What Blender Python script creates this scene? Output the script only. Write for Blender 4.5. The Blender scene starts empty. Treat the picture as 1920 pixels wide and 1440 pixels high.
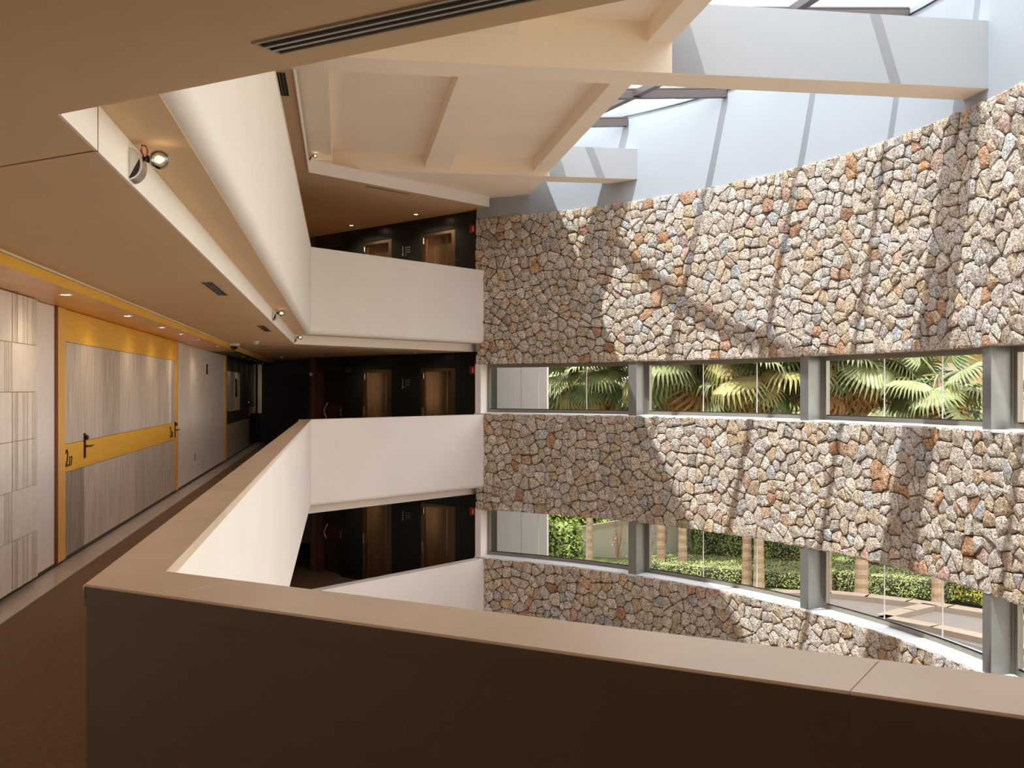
import bpy, math, random
import numpy as np
from mathutils import Vector, Matrix

# ------------------------------------------------------------------ camera, sky, sun, exposure
scene = bpy.context.scene
COL = scene.collection
R = math.radians
EYE = 1.63
YAW = math.degrees(math.atan(320 / 2000))
cam_d = bpy.data.cameras.new('camera')
cam_d.sensor_width = 36.0
cam_d.lens = 36.0 * 2000 / 1920
cam_d.shift_y = 10 / 1920
cam_d.clip_start = 0.05
cam_d.clip_end = 500
cam = bpy.data.objects.new('camera', cam_d)
COL.objects.link(cam)
cam.location = (0, 0, EYE)
cam.rotation_euler = (R(90), 0, R(-YAW))
scene.camera = cam

SUN_DIR = Vector((0.32, 0.25, -1.0)).normalized()
SUN_POWER = 3.3
SKY_POWER = 2.25
EXPOSURE = 1.22

world = bpy.data.worlds.new('world')
scene.world = world
world.use_nodes = True
wn = world.node_tree
wn.nodes.clear()
w_out = wn.nodes.new('ShaderNodeOutputWorld')
w_bg = wn.nodes.new('ShaderNodeBackground')
w_tc = wn.nodes.new('ShaderNodeTexCoord')
w_sep = wn.nodes.new('ShaderNodeSeparateXYZ')
w_ramp = wn.nodes.new('ShaderNodeValToRGB')
w_ramp.color_ramp.elements[0].position = 0.0
w_ramp.color_ramp.elements[0].color = (0.88, 0.84, 0.82, 1)
w_ramp.color_ramp.elements[1].position = 0.75
w_ramp.color_ramp.elements[1].color = (0.66, 0.70, 0.82, 1)
wn.links.new(w_tc.outputs['Generated'], w_sep.inputs[0])
wn.links.new(w_sep.outputs['Z'], w_ramp.inputs[0])
wn.links.new(w_ramp.outputs[0], w_bg.inputs['Color'])
w_bg.inputs['Strength'].default_value = SKY_POWER
wn.links.new(w_bg.outputs[0], w_out.inputs['Surface'])

sun_d = bpy.data.lights.new('sun', 'SUN')
sun_d.energy = SUN_POWER
sun_d.angle = R(0.53)
sun_d.color = (0.95, 0.975, 1.0)
sun = bpy.data.objects.new('sun', sun_d)
COL.objects.link(sun)
sun.location = (0, 0, 30)
sun.rotation_euler = SUN_DIR.to_track_quat('-Z', 'Y').to_euler()

vs = scene.view_settings
vs.view_transform = 'Standard'
vs.look = 'None'
vs.exposure = EXPOSURE
vs.gamma = 1.0
vs.use_curve_mapping = False
try:
    scene.cycles.max_bounces = 14
    scene.cycles.diffuse_bounces = 8
    scene.cycles.transparent_max_bounces = 24
    scene.cycles.caustics_reflective = False
    scene.cycles.caustics_refractive = False
    scene.cycles.use_denoising = True
except Exception:
    pass

rng = random.Random(7)
nrng = np.random.default_rng(11)

# ------------------------------------------------------------------ materials
MATS = {}


def principled(name):
    m = bpy.data.materials.new(name)
    m.use_nodes = True
    nt = m.node_tree
    b = nt.nodes['Principled BSDF']
    return m, nt, b


def mat(name, color, rough=0.6, metal=0.0, var=0.0, scale=4.0, bump=0.0, bscale=None, stretch=(1, 1, 1),
        emit=None, estr=0.0, spec=None, detail=4.0):
    if name in MATS:
        return MATS[name]
    m, nt, b = principled(name)
    b.inputs['Base Color'].default_value = (*color, 1)
    b.inputs['Roughness'].default_value = rough
    b.inputs['Metallic'].default_value = metal
    if spec is not None:
        b.inputs['Specular IOR Level'].default_value = spec
    if emit:
        b.inputs['Emission Color'].default_value = (*emit, 1)
        b.inputs['Emission Strength'].default_value = estr
    if var or bump:
        tc = nt.nodes.new('ShaderNodeTexCoord')
        mp = nt.nodes.new('ShaderNodeMapping')
        mp.inputs['Scale'].default_value = stretch
        nt.links.new(tc.outputs['Object'], mp.inputs[0])
        nz = nt.nodes.new('ShaderNodeTexNoise')
        nz.inputs['Scale'].default_value = scale
        nz.inputs['Detail'].default_value = detail
        nt.links.new(mp.outputs[0], nz.inputs['Vector'])
        if var:
            rp = nt.nodes.new('ShaderNodeValToRGB')
            lo = tuple(max(0, c * (1 - var)) for c in color)
            hi = tuple(min(1, c * (1 + var)) for c in color)
            rp.color_ramp.elements[0].position = 0.3
            rp.color_ramp.elements[0].color = (*lo, 1)
            rp.color_ramp.elements[1].position = 0.7
            rp.color_ramp.elements[1].color = (*hi, 1)
            nt.links.new(nz.outputs[0], rp.inputs[0])
            nt.links.new(rp.outputs[0], b.inputs['Base Color'])
        if bump:
            nb = nz
            if bscale:
                nb = nt.nodes.new('ShaderNodeTexNoise')
                nb.inputs['Scale'].default_value = bscale
                nb.inputs['Detail'].default_value = 6
                nt.links.new(mp.outputs[0], nb.inputs['Vector'])
            bp = nt.nodes.new('ShaderNodeBump')
            bp.inputs['Strength'].default_value = bump
            bp.inputs['Distance'].default_value = 0.01
            nt.links.new(nb.outputs[0], bp.inputs['Height'])
            nt.links.new(bp.outputs[0], b.inputs['Normal'])
    MATS[name] = m
    return m


def glass_mat(name, tint, gloss=0.06):
    m = bpy.data.materials.new(name)
    m.use_nodes = True
    nt = m.node_tree
    nt.nodes.clear()
    o = nt.nodes.new('ShaderNodeOutputMaterial')
    t = nt.nodes.new('ShaderNodeBsdfTransparent')
    t.inputs[0].default_value = (*tint, 1)
    g = nt.nodes.new('ShaderNodeBsdfGlossy')
    g.inputs['Roughness'].default_value = 0.02
    fr = nt.nodes.new('ShaderNodeFresnel')
    fr.inputs[0].default_value = 1.35
    mx = nt.nodes.new('ShaderNodeMixShader')
    mul = nt.nodes.new('ShaderNodeMath')
    mul.operation = 'MULTIPLY'
    mul.inputs[1].default_value = gloss / 0.06
    nt.links.new(fr.outputs[0], mul.inputs[0])
    nt.links.new(mul.outputs[0], mx.inputs[0])
    nt.links.new(t.outputs[0], mx.inputs[1])
    nt.links.new(g.outputs[0], mx.inputs[2])
    nt.links.new(mx.outputs[0], o.inputs['Surface'])
    MATS[name] = m
    return m


WHITE = mat('white_plaster', (0.86, 0.782, 0.73), 0.75, var=0.02, scale=1.2, bump=0.04, bscale=60)
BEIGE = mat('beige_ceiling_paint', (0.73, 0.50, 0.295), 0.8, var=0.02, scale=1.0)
ROOFW = mat('warm_roof_plaster', (0.94, 0.80, 0.64), 0.8, var=0.02, scale=1.0)
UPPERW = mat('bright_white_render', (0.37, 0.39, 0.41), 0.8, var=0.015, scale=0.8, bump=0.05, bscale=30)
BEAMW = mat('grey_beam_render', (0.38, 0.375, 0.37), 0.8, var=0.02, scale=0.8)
COPING = mat('beige_stone_coping', (0.78, 0.61, 0.455), 0.28, var=0.07, scale=2.2, detail=8)
SHADEBROWN = mat('brown_shade_on_parapet', (0.155, 0.10, 0.062), 0.55, var=0.05, scale=1.5)  # brown puts the shade on the white parapet's inner side into its colour
CARPET = mat('brown_woven_carpet', (0.20, 0.125, 0.07), 0.95, var=0.35, scale=26, stretch=(1, 6, 1), bump=0.3, bscale=120)
BORDER = mat('pale_stone_floor_border', (0.62, 0.54, 0.46), 0.22, var=0.06, scale=2.5)
PALEFLOOR = mat('pale_hall_floor', (0.84, 0.79, 0.71), 0.5, var=0.05, scale=2)
OAK = mat('orange_oak_veneer', (0.97, 0.52, 0.065), 0.38, var=0.10, scale=3.0, stretch=(2, 0.7, 16), bump=0.02)
OAKV = mat('orange_oak_jamb', (0.90, 0.50, 0.13), 0.4, var=0.08, scale=3.0, stretch=(16, 16, 0.7))
OAKD = mat('dark_oak_shade_and_joint', (0.24, 0.07, 0.025), 0.45)
SOFFITWOOD = mat('amber_wood_soffit', (0.80, 0.36, 0.07), 0.32, var=0.12, scale=3.0, stretch=(2, 0.7, 10))
GREYWOOD = mat('grey_streaked_veneer', (0.52, 0.44, 0.36), 0.6, var=0.42, scale=5.0, stretch=(14, 14, 0.5), detail=6)
GREYWOOD2 = mat('light_grey_streaked_veneer', (0.62, 0.53, 0.44), 0.6, var=0.30, scale=5.0, stretch=(12, 12, 0.5), detail=6)
GREYWOOD3 = mat('dark_grey_streaked_veneer', (0.36, 0.30, 0.24), 0.6, var=0.5, scale=6.0, stretch=(14, 14, 0.5), detail=6)
WHITEWOOD = mat('white_streaked_panel', (0.80, 0.71, 0.63), 0.6, var=0.13, scale=3.0, stretch=(9, 9, 0.5), detail=6)
TILEW = mat('white_ribbed_tile', (0.84, 0.75, 0.67), 0.6, var=0.05, scale=9)
TILEG = mat('tan_tile_groove', (0.42, 0.33, 0.22), 0.8)
SKIRT = mat('dark_skirting', (0.07, 0.05, 0.035), 0.6)
BLACK = mat('black_lacquer_panel', (0.010, 0.011, 0.010), 0.28)
BLACK2 = mat('charcoal_door_laminate', (0.035, 0.037, 0.038), 0.4, var=0.1, scale=2)
DKFRAME = mat('dark_mahogany_frame', (0.11, 0.035, 0.02), 0.45)
DKBROWN = mat('dark_brown_door_wood', (0.045, 0.028, 0.018), 0.45, var=0.15, scale=4, stretch=(8, 8, 0.6))
REDBROWN = mat('red_brown_band_wood', (0.10, 0.032, 0.018), 0.4, var=0.15, scale=4)
BROWNWALL = mat('brown_lobby_plaster', (0.16, 0.095, 0.06), 0.6)
BRONZE = mat('brushed_bronze_steel', (0.33, 0.24, 0.165), 0.30, metal=1.0, var=0.06, scale=4, stretch=(30, 30, 0.5))
BRONZEL = mat('polished_bronze_edge', (0.80, 0.66, 0.48), 0.18, metal=1.0)
STEEL = mat('satin_steel', (0.72, 0.71, 0.69), 0.25, metal=1.0)
HANDLE = mat('dark_bronze_handle', (0.13, 0.075, 0.045), 0.3, metal=0.9)
COPPER = mat('copper_pull', (0.85, 0.58, 0.44), 0.3, metal=0.5)
COLGREY = mat('grey_metal_column', (0.23, 0.22, 0.20), 0.38, metal=0.35, var=0.05, scale=6)
FRAMEM = mat('taupe_window_frame', (0.27, 0.235, 0.19), 0.38, metal=0.4)
SKYBAR = mat('dark_skylight_steel', (0.11, 0.085, 0.075), 0.45, metal=0.3)
GASKET = mat('black_gasket', (0.02, 0.018, 0.016), 0.6)
VENTB = mat('vent_black', (0.012, 0.011, 0.01), 0.6)
VENTF = mat('vent_frame_tan', (0.46, 0.38, 0.28), 0.45, metal=0.2)
VENTM = mat('vent_blade_metal', (0.40, 0.36, 0.29), 0.35, metal=0.7)
WPLAST = mat('white_plastic', (0.80, 0.78, 0.74), 0.35)
BPLAST = mat('black_plastic', (0.012, 0.012, 0.012), 0.3)
REDS = mat('red_sign_plate', (0.62, 0.015, 0.03), 0.4)
SIGNW = mat('white_sign_print', (0.82, 0.82, 0.80), 0.5)
SIGNG = mat('grey_sign_print', (0.22, 0.23, 0.22), 0.5)
SIGNGR = mat('green_white_print', (0.50, 0.66, 0.55), 0.5)
NUMERAL = mat('dark_numeral', (0.06, 0.03, 0.015), 0.4)
BULBGLOW = mat('lit_bulb', (1, 0.9, 0.75), 0.4, emit=(1.0, 0.80, 0.52), estr=3.0)
SPOTGLOW = mat('lit_downlight', (1, 0.95, 0.85), 0.4, emit=(1.0, 0.86, 0.62), estr=14.0)
SOFFITEDGE = mat('soffit_white_edge', (0.85, 0.80, 0.74), 0.4)  # plain white trim line, no emission
SILL = mat('white_sill', (0.80, 0.79, 0.77), 0.5, var=0.02, scale=3)
MORTAR = mat('dark_mortar', (0.17, 0.12, 0.08), 0.95, var=0.2, scale=12)
GLASS = glass_mat('window_glass', (0.86, 0.85, 0.80), 0.05)
SKYGLASS = glass_mat('skylight_glass', (0.84, 0.89, 0.90), 0.06)
BULBGLASS = glass_mat('clear_globe_glass', (0.93, 0.91, 0.88), 0.30)


def stone_mat():
    m, nt, b = principled('volcanic_rubble_stone')
    at = nt.nodes.new('ShaderNodeAttribute')
    at.attribute_name = 'Col'
    tc = nt.nodes.new('ShaderNodeTexCoord')
    n1 = nt.nodes.new('ShaderNodeTexNoise')
    n1.inputs['Scale'].default_value = 9.0
    n1.inputs['Detail'].default_value = 7
    n1.inputs['Roughness'].default_value = 0.65
    nt.links.new(tc.outputs['Object'], n1.inputs['Vector'])
    rp = nt.nodes.new('ShaderNodeValToRGB')
    rp.color_ramp.elements[0].position = 0.30
    rp.color_ramp.elements[0].color = (0.70, 0.63, 0.56, 1)
    rp.color_ramp.elements[1].position = 0.62
    rp.color_ramp.elements[1].color = (1.12, 1.10, 1.08, 1)
    nt.links.new(n1.outputs[0], rp.inputs[0])
    mx = nt.nodes.new('ShaderNodeMix')
    mx.data_type = 'RGBA'
    mx.blend_type = 'MULTIPLY'
    mx.inputs['Factor'].default_value = 1.0
    nt.links.new(at.outputs['Color'], mx.inputs[6])
    nt.links.new(rp.outputs[0], mx.inputs[7])
    nt.links.new(mx.outputs[2], b.inputs['Base Color'])
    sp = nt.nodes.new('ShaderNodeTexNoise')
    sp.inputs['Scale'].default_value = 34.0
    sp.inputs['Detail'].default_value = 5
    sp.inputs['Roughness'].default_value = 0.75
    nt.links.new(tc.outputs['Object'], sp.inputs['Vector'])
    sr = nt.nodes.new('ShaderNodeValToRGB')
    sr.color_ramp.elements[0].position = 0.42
    sr.color_ramp.elements[0].color = (0.38, 0.34, 0.30, 1)  # dark speckle paints the shade inside the pits into the stone colour
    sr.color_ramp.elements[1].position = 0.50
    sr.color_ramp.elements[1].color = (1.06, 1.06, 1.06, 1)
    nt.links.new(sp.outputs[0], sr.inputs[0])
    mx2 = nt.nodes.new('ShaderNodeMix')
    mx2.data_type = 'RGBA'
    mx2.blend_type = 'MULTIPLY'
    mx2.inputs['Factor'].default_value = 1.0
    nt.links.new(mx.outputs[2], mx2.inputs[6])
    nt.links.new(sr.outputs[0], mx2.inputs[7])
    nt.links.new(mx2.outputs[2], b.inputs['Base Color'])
    b.inputs['Roughness'].default_value = 0.92
    b.inputs['Specular IOR Level'].default_value = 0.2
    # pitted lava relief: coarse lumps plus small pits
    n2 = nt.nodes.new('ShaderNodeTexNoise')
    n2.inputs['Scale'].default_value = 24.0
    n2.inputs['Detail'].default_value = 8
    n2.inputs['Roughness'].default_value = 0.7
    nt.links.new(tc.outputs['Object'], n2.inputs['Vector'])
    vo = nt.nodes.new('ShaderNodeTexVoronoi')
    vo.inputs['Scale'].default_value = 34.0
    nt.links.new(tc.outputs['Object'], vo.inputs['Vector'])
    vr = nt.nodes.new('ShaderNodeMapRange')
    vr.inputs[1].default_value = 0.0
    vr.inputs[2].default_value = 0.45
    nt.links.new(vo.outputs['Distance'], vr.inputs[0])
    ad = nt.nodes.new('ShaderNodeMath')
    ad.operation = 'MULTIPLY_ADD'
    ad.inputs[1].default_value = 0.55
    nt.links.new(vr.outputs[0], ad.inputs[0])
    nt.links.new(n2.outputs[0], ad.inputs[2])
    bp = nt.nodes.new('ShaderNodeBump')
    bp.inputs['Strength'].default_value = 1.0
    bp.inputs['Distance'].default_value = 0.045
    nt.links.new(ad.outputs[0], bp.inputs['Height'])
    nt.links.new(bp.outputs[0], b.inputs['Normal'])
    MATS['stone'] = m
    return m


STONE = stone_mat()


# ------------------------------------------------------------------ mesh helpers
class MB:
    def __init__(self):
        self.v, self.f = [], []

    def add(self, vs_, fs_):
        o = len(self.v)
        self.v.extend([tuple(p) for p in vs_])
        self.f.extend([tuple(i + o for i in f) for f in fs_])
        return self

    def box(self, x0, x1, y0, y1, z0, z1):
        return self.add([(x0, y0, z0), (x1, y0, z0), (x1, y1, z0), (x0, y1, z0),
                         (x0, y0, z1), (x1, y0, z1), (x1, y1, z1), (x0, y1, z1)],
                        [(0, 3, 2, 1), (4, 5, 6, 7), (0, 1, 5, 4), (1, 2, 6, 5), (2, 3, 7, 6), (3, 0, 4, 7)])

    def obox(self, o, ux, uy, a0, a1, b0, b1, z0, z1):
        """box in a local frame: origin o (2D), axes ux, uy (2D)"""
        def p(a, b, z):
            return (o[0] + ux[0] * a + uy[0] * b, o[1] + ux[1] * a + uy[1] * b, z)
        q = [p(a0, b0, z0), p(a1, b0, z0), p(a1, b1, z0), p(a0, b1, z0),
             p(a0, b0, z1), p(a1, b0, z1), p(a1, b1, z1), p(a0, b1, z1)]
        fs = [(0, 3, 2, 1), (4, 5, 6, 7), (0, 1, 5, 4), (1, 2, 6, 5), (2, 3, 7, 6), (3, 0, 4, 7)]
        if ux[0] * uy[1] - ux[1] * uy[0] < 0:
            fs = [f[::-1] for f in fs]
        return self.add(q, fs)

    def prism(self, poly, z0, z1):
        n = len(poly)
        area = sum(poly[i][0] * poly[(i + 1) % n][1] - poly[(i + 1) % n][0] * poly[i][1] for i in range(n))
        if area < 0:
            poly = poly[::-1]
        vs_ = [(x, y, z0) for x, y in poly] + [(x, y, z1) for x, y in poly]
        fs_ = [tuple(range(n - 1, -1, -1)), tuple(range(n, 2 * n))]
        fs_ += [(i, (i + 1) % n, n + (i + 1) % n, n + i) for i in range(n)]
        return self.add(vs_, fs_)

    def tube(self, pts, r, n=8, caps=True):
        pts = [Vector(p) for p in pts]
        rs = r if isinstance(r, (list, tuple)) else [r] * len(pts)
        vs_, fs_ = [], []
        for i, p in enumerate(pts):
            d = (pts[min(i + 1, len(pts) - 1)] - pts[max(i - 1, 0)]).normalized()
            a = d.cross(Vector((0, 0, 1)))
            if a.length < 0.05:
                a = d.cross(Vector((1, 0, 0)))
            a.normalize()
            b_ = d.cross(a)
            for k in range(n):
                t = 2 * math.pi * k / n
                vs_.append(p + a * math.cos(t) * rs[i] + b_ * math.sin(t) * rs[i])
        for i in range(len(pts) - 1):
            for k in range(n):
                fs_.append((i * n + k, i * n + (k + 1) % n, (i + 1) * n + (k + 1) % n, (i + 1) * n + k))
        if caps:
            fs_.append(tuple(range(n - 1, -1, -1)))
            fs_.append(tuple(range((len(pts) - 1) * n, len(pts) * n)))
        return self.add(vs_, fs_)

    def lathe(self, prof, n=16, c=(0, 0, 0), axis='Z'):
        """prof: list of (radius, height)"""
        vs_, fs_ = [], []
        for (r, h) in prof:
            for k in range(n):
                t = 2 * math.pi * k / n
                x, y = r * math.cos(t), r * math.sin(t)
                q = (x, y, h) if axis == 'Z' else ((h, x, y) if axis == 'X' else (x, h, y))
                vs_.append((c[0] + q[0], c[1] + q[1], c[2] + q[2]))
        for i in range(len(prof) - 1):
            for k in range(n):
                fs_.append((i * n + k, i * n + (k + 1) % n, (i + 1) * n + (k + 1) % n, (i + 1) * n + k))
        fs_.append(tuple(range(n - 1, -1, -1)))
        fs_.append(tuple(range((len(prof) - 1) * n, len(prof) * n)))
        return self.add(vs_, fs_)

    def mesh(self, name, material, smooth=False):
        me = bpy.data.meshes.new(name)
        me.from_pydata(self.v, [], self.f)
        if material:
            me.materials.append(material)
        if smooth:
            me.shade_smooth()
        me.update()
        return me

    def build(self, name, material, parent=None, smooth=False):
        return put(name, self.mesh(name, material, smooth), parent)


def put(name, me, parent=None):
    o = bpy.data.objects.new(name, me)
    COL.objects.link(o)
    if parent is not None:
        o.parent = parent
    return o


def tag(o, label=None, cat=None, group=None, kind=None):
    if label:
        o['label'] = label
    if cat:
        o['category'] = cat
    if group:
        o['group'] = group
    if kind:
        o['kind'] = kind
    return o


def empty(name, loc=(0, 0, 0), rz=0.0):
    o = bpy.data.objects.new(name, None)
    o.empty_display_size = 0.1
    COL.objects.link(o)
    o.location = loc
    o.rotation_euler = (0, 0, rz)
    return o


def copy_tree(o, parent=None):
    c = o.copy()
    COL.objects.link(c)
    c.parent = parent
    for ch in list(o.children):
        copy_tree(ch, c)
    return c


def struct(o, label=None):
    tag(o, label=label, kind='structure')
    return o


def text_obj(name, body, size, material, M4, parent=None, extrude=0.002, align='CENTER'):
    cu = bpy.data.curves.new(name, 'FONT')
    cu.body = body
    cu.size = size
    cu.align_x = align
    cu.extrude = extrude
    cu.materials.append(material)
    tmp = bpy.data.objects.new('lettering', cu)
    me = bpy.data.meshes.new_from_object(tmp)
    bpy.data.objects.remove(tmp)
    me.name = name
    o = bpy.data.objects.new(name, me)
    COL.objects.link(o)
    o.matrix_world = M4
    if parent is not None:
        o.parent = parent
        o.matrix_parent_inverse = parent.matrix_basis.inverted()
    return o


def frame4(origin, xaxis, zaxis=(0, 0, 1)):
    """matrix whose text plane: local x = xaxis, local y = up, local z = facing"""
    x = Vector(xaxis).normalized()
    y = Vector(zaxis).normalized()
    z = x.cross(y)
    return Matrix(((x.x, y.x, z.x, origin[0]), (x.y, y.y, z.y, origin[1]), (x.z, y.z, z.z, origin[2]), (0, 0, 0, 1)))


# ------------------------------------------------------------------ plan geometry (x across, y along the corridor)
H = 3.2
WALL_N = -2.58
RIN, ROUT = -0.718, -0.535                    # corridor parapet, inner and outer face
NEAR_D = Vector((0.7716, -0.6361))           # direction of the near gallery edge
NEAR_N = Vector((0.6361, 0.7716))


def near_pt(n, d):
    return (n, (d - 0.6361 * n) / 0.7716)


FAR_A = Vector((-0.555, 20.1))               # lobby parapet, outer face
FAR_B = Vector((3.25, 23.6))
FAR_U = (FAR_B - FAR_A).normalized()
FAR_N = Vector((FAR_U.y, -FAR_U.x))          # towards the void
LA = Vector((3.05, 23.85))                   # lift wall, from its window end
LU = Vector((-0.6075, 0.7943))
LN = Vector((-0.7943, -0.6075))              # towards the lobby

# curved garden wall
CC = Vector((-4.388, 13.190))
CR = 12.734
A0, A1 = R(54.8), R(-12.0)
S1 = (A0 - A1) * CR
R2 = 30.0
S_END = S1 + 15.5
S_STONE = S1 + 2.15


def curve(s):
    """point on the inner face line and the inward normal at arc length s from the lift lobby"""
    if s <= S1:
        a = A0 - s / CR
        nrm = Vector((-math.cos(a), -math.sin(a)))
        return CC - nrm * CR, nrm
    nrm1 = Vector((-math.cos(A1), -math.sin(A1)))
    p1 = CC - nrm1 * CR
    c2 = p1 + nrm1 * R2
    a = A1 - (s - S1) / R2
    nrm = Vector((-math.cos(a), -math.sin(a)))
    return c2 - nrm * R2, nrm


def s_of_angle(deg):
    return (A0 - R(deg)) * CR


def cpt(s, out):
    p, n = curve(s)
    q = p - n * out
    return (q.x, q.y)


def band(mb, s0, s1, o0, o1, z0, z1, step=0.4, z0b=None, z1b=None):
    """solid strip along the curved wall between offsets o0..o1 (outward) and z0..z1 (z0b, z1b at o1)"""
    k = max(2, int(math.ceil((s1 - s0) / step)) + 1)
    ss = np.linspace(s0, s1, k)
    z0b = z0 if z0b is None else z0b
    z1b = z1 if z1b is None else z1b
    vs_, fs_ = [], []
    for s in ss:
        a, b = cpt(s, o0), cpt(s, o1)
        vs_ += [(*a, z0), (*b, z0b), (*b, z1b), (*a, z1)]
    for i in range(k - 1):
        for j in range(4):
            p, q = i * 4 + j, i * 4 + (j + 1) % 4
            fs_.append((p, p + 4, q + 4, q))
    fs_.append((0, 1, 2, 3))
    e = (k - 1) * 4
    fs_.append((e + 3, e + 2, e + 1, e))
    return mb.add(vs_, fs_)


# ------------------------------------------------------------------ floors, ceilings, outer shell
def slab_outline():
    return [(-2.9, -7), (-2.9, 34.2), (-0.55, 34.2), (-0.55, 29.4), tuple(LA + LU * 6.2 - LN * 0.62), tuple(LA - LN * 0.45),
            tuple(FAR_B - FAR_N * 0.3), tuple(FAR_A - FAR_N * 0.3 + Vector((-0.06, 0.0))), (ROUT - 0.3, 3.5 - 0.3), near_pt(7.5, 2.29 - 0.3), (7.5, -7)]


for lev, nm, lab in ((0, 'floor', 'brown woven carpet floor of the middle gallery'), (1, 'floor_upper', 'carpeted floor slab of the upper gallery'),
                     (-1, 'floor_lower', 'dark carpeted floor of the lower lift lobby')):
    o = struct(MB().prism(slab_outline(), lev * H - 0.5, lev * H).build(nm, CARPET), lab)
    MB().box(WALL_N, WALL_N + 0.25, -7, 33.5, lev * H + 0.0015, lev * H + 0.006).build('border_strip', BORDER, o)

struct(MB().prism([(-2.9, -7), (-2.9, 34.2), (4, 26), (9.2, 13.2), (7.5, -7)], -6.6, -6.4).build('floor_hall', PALEFLOOR), 'pale hall floor at the foot of the atrium')


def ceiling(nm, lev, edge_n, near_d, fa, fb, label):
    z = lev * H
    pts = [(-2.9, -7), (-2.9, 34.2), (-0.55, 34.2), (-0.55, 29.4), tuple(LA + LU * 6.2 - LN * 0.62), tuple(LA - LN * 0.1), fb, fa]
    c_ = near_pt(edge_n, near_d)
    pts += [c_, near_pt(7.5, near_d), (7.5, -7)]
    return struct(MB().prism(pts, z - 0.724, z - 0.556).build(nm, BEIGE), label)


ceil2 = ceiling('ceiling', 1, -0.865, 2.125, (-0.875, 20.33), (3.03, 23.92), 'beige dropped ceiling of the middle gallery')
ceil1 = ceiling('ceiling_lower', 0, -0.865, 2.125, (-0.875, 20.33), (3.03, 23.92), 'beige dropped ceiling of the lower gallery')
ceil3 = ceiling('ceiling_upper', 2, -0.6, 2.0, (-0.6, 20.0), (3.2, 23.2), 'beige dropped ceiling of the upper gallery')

# thin pale fascia along the recessed ceiling edges (shows on the void side)


def fascia(name, lev, pts, z0, z1, label):
    m = MB()
    for (a, b) in zip(pts[:-1], pts[1:]):
        a, b = Vector(a), Vector(b)
        u = (b - a).normalized()
        w = Vector((u.y, -u.x))
        m.obox(a, u, w, 0, (b - a).length, 0.0, 0.012, lev * H + z0, lev * H + z1)
    return struct(m.build(name, WHITE), label)


for lev, nm in ((1, 'trim_1'), (0, 'trim_2')):
    fascia(nm, lev, [near_pt(7.0, 2.125), near_pt(-0.865, 2.125), (-0.875, 20.33), (3.03, 23.92)][1:], -0.7245, -0.554,
           'white fascia around the ceiling edge of the %s gallery' % ('middle' if lev else 'lower'))
fascia('trim_3', 2, [near_pt(-0.6, 2.0), (-0.6, 20.0), (3.2, 23.2)], -0.7705, -0.53, 'white fascia around the ceiling edge of the upper gallery')
# hairline joint across the near ceiling and its fascia
jt = MB()
ja = Vector((-0.868, 3.97))
jt.obox(ja, Vector((-0.7716, 0.6361)), Vector((0.6361, 0.7716)), 0, 2.3, -0.004, 0.004, H - 0.7262, H - 0.72)
jt.box(-0.869, -0.852, 3.966, 3.974, H - 0.726, H - 0.55)
struct(jt.build('trim_4', OAKD), 'dark movement joint across the near ceiling')

# shell walls behind everything
struct(MB().box(-3.1, WALL_N - 0.02, -7, 34.4, -6.4, 7.0).build('wall_left', WHITE), 'white corridor wall behind the room doors')
struct(MB().box(-3.1, 9.5, -7.3, -7.0, -6.4, 7.3).build('wall_back', WHITE), 'white wall behind the near gallery')
struct(MB().prism([(-3.1, 34.2), (-3.1, 34.5), (-0.5, 34.5), (-0.5, 34.2)], -6.4, 7.0).build('wall_far', WHITE), 'wall closing the far end of the building')
struct(MB().box(-0.75, -0.55, 28.8, 34.3, -6.4, 7.0).build('wall_core', BROWNWALL), 'inner side wall beyond the lift lobby')

struct(MB().obox(LA, LU, LN, -0.25, 6.6, -0.4, -0.1, -6.4, -H - 0.4).build('wall_basement', WHITE), 'white wall under the lower lift lobby')
# roof: solid part, long beams, cross beams
struct(MB().prism([(-3.2, -7.3), (4.05, -7.3), (4.05, 22.9), (3.2, 24.3), (-0.45, 29.2), (-0.45, 34.5), (-3.2, 34.5)], 6.21, 7.03).build('roof_slab', ROOFW), 'solid plastered roof over the galleries')
struct(MB().prism([(4.04, 20.83), (4.04, 22.9), (3.2, 23.6), (3.2, 30), (-0.6, 30), (-0.6, 20.03), (-0.17, 20.03), (-0.17, 20.83)], 5.866, 6.215).build('roof_soffit_slab', ROOFW), 'lower plaster soffit over the upper lift lobby')
struct(MB().box(-0.6, -0.18, 2.5, 20.9, 5.965, 6.215).build('roof_edge_beam', ROOFW), 'shallow roof beam along the upper corridor edge')
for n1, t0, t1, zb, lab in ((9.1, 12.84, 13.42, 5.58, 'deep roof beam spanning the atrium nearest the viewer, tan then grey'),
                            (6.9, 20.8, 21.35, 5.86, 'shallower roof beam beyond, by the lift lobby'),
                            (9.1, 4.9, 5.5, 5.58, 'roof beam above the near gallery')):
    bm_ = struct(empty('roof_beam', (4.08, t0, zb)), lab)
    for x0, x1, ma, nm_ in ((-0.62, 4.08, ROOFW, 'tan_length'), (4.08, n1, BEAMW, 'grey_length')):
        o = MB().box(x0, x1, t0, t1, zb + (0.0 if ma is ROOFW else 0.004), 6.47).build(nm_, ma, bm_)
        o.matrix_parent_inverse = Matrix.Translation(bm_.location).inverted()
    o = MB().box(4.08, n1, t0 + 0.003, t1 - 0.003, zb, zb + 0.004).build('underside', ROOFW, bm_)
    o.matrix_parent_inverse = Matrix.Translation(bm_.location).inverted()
for n0, n1, lab in ((1.60, 2.10, 'wide plaster rib under the middle of the solid roof'), (3.76, 4.07, 'narrow plaster rib along the skylight edge')):
    struct(MB().box(n0, n1, -3, 20.85, 5.955, 6.215).build('roof_rib_beam', ROOFW), lab)

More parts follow.
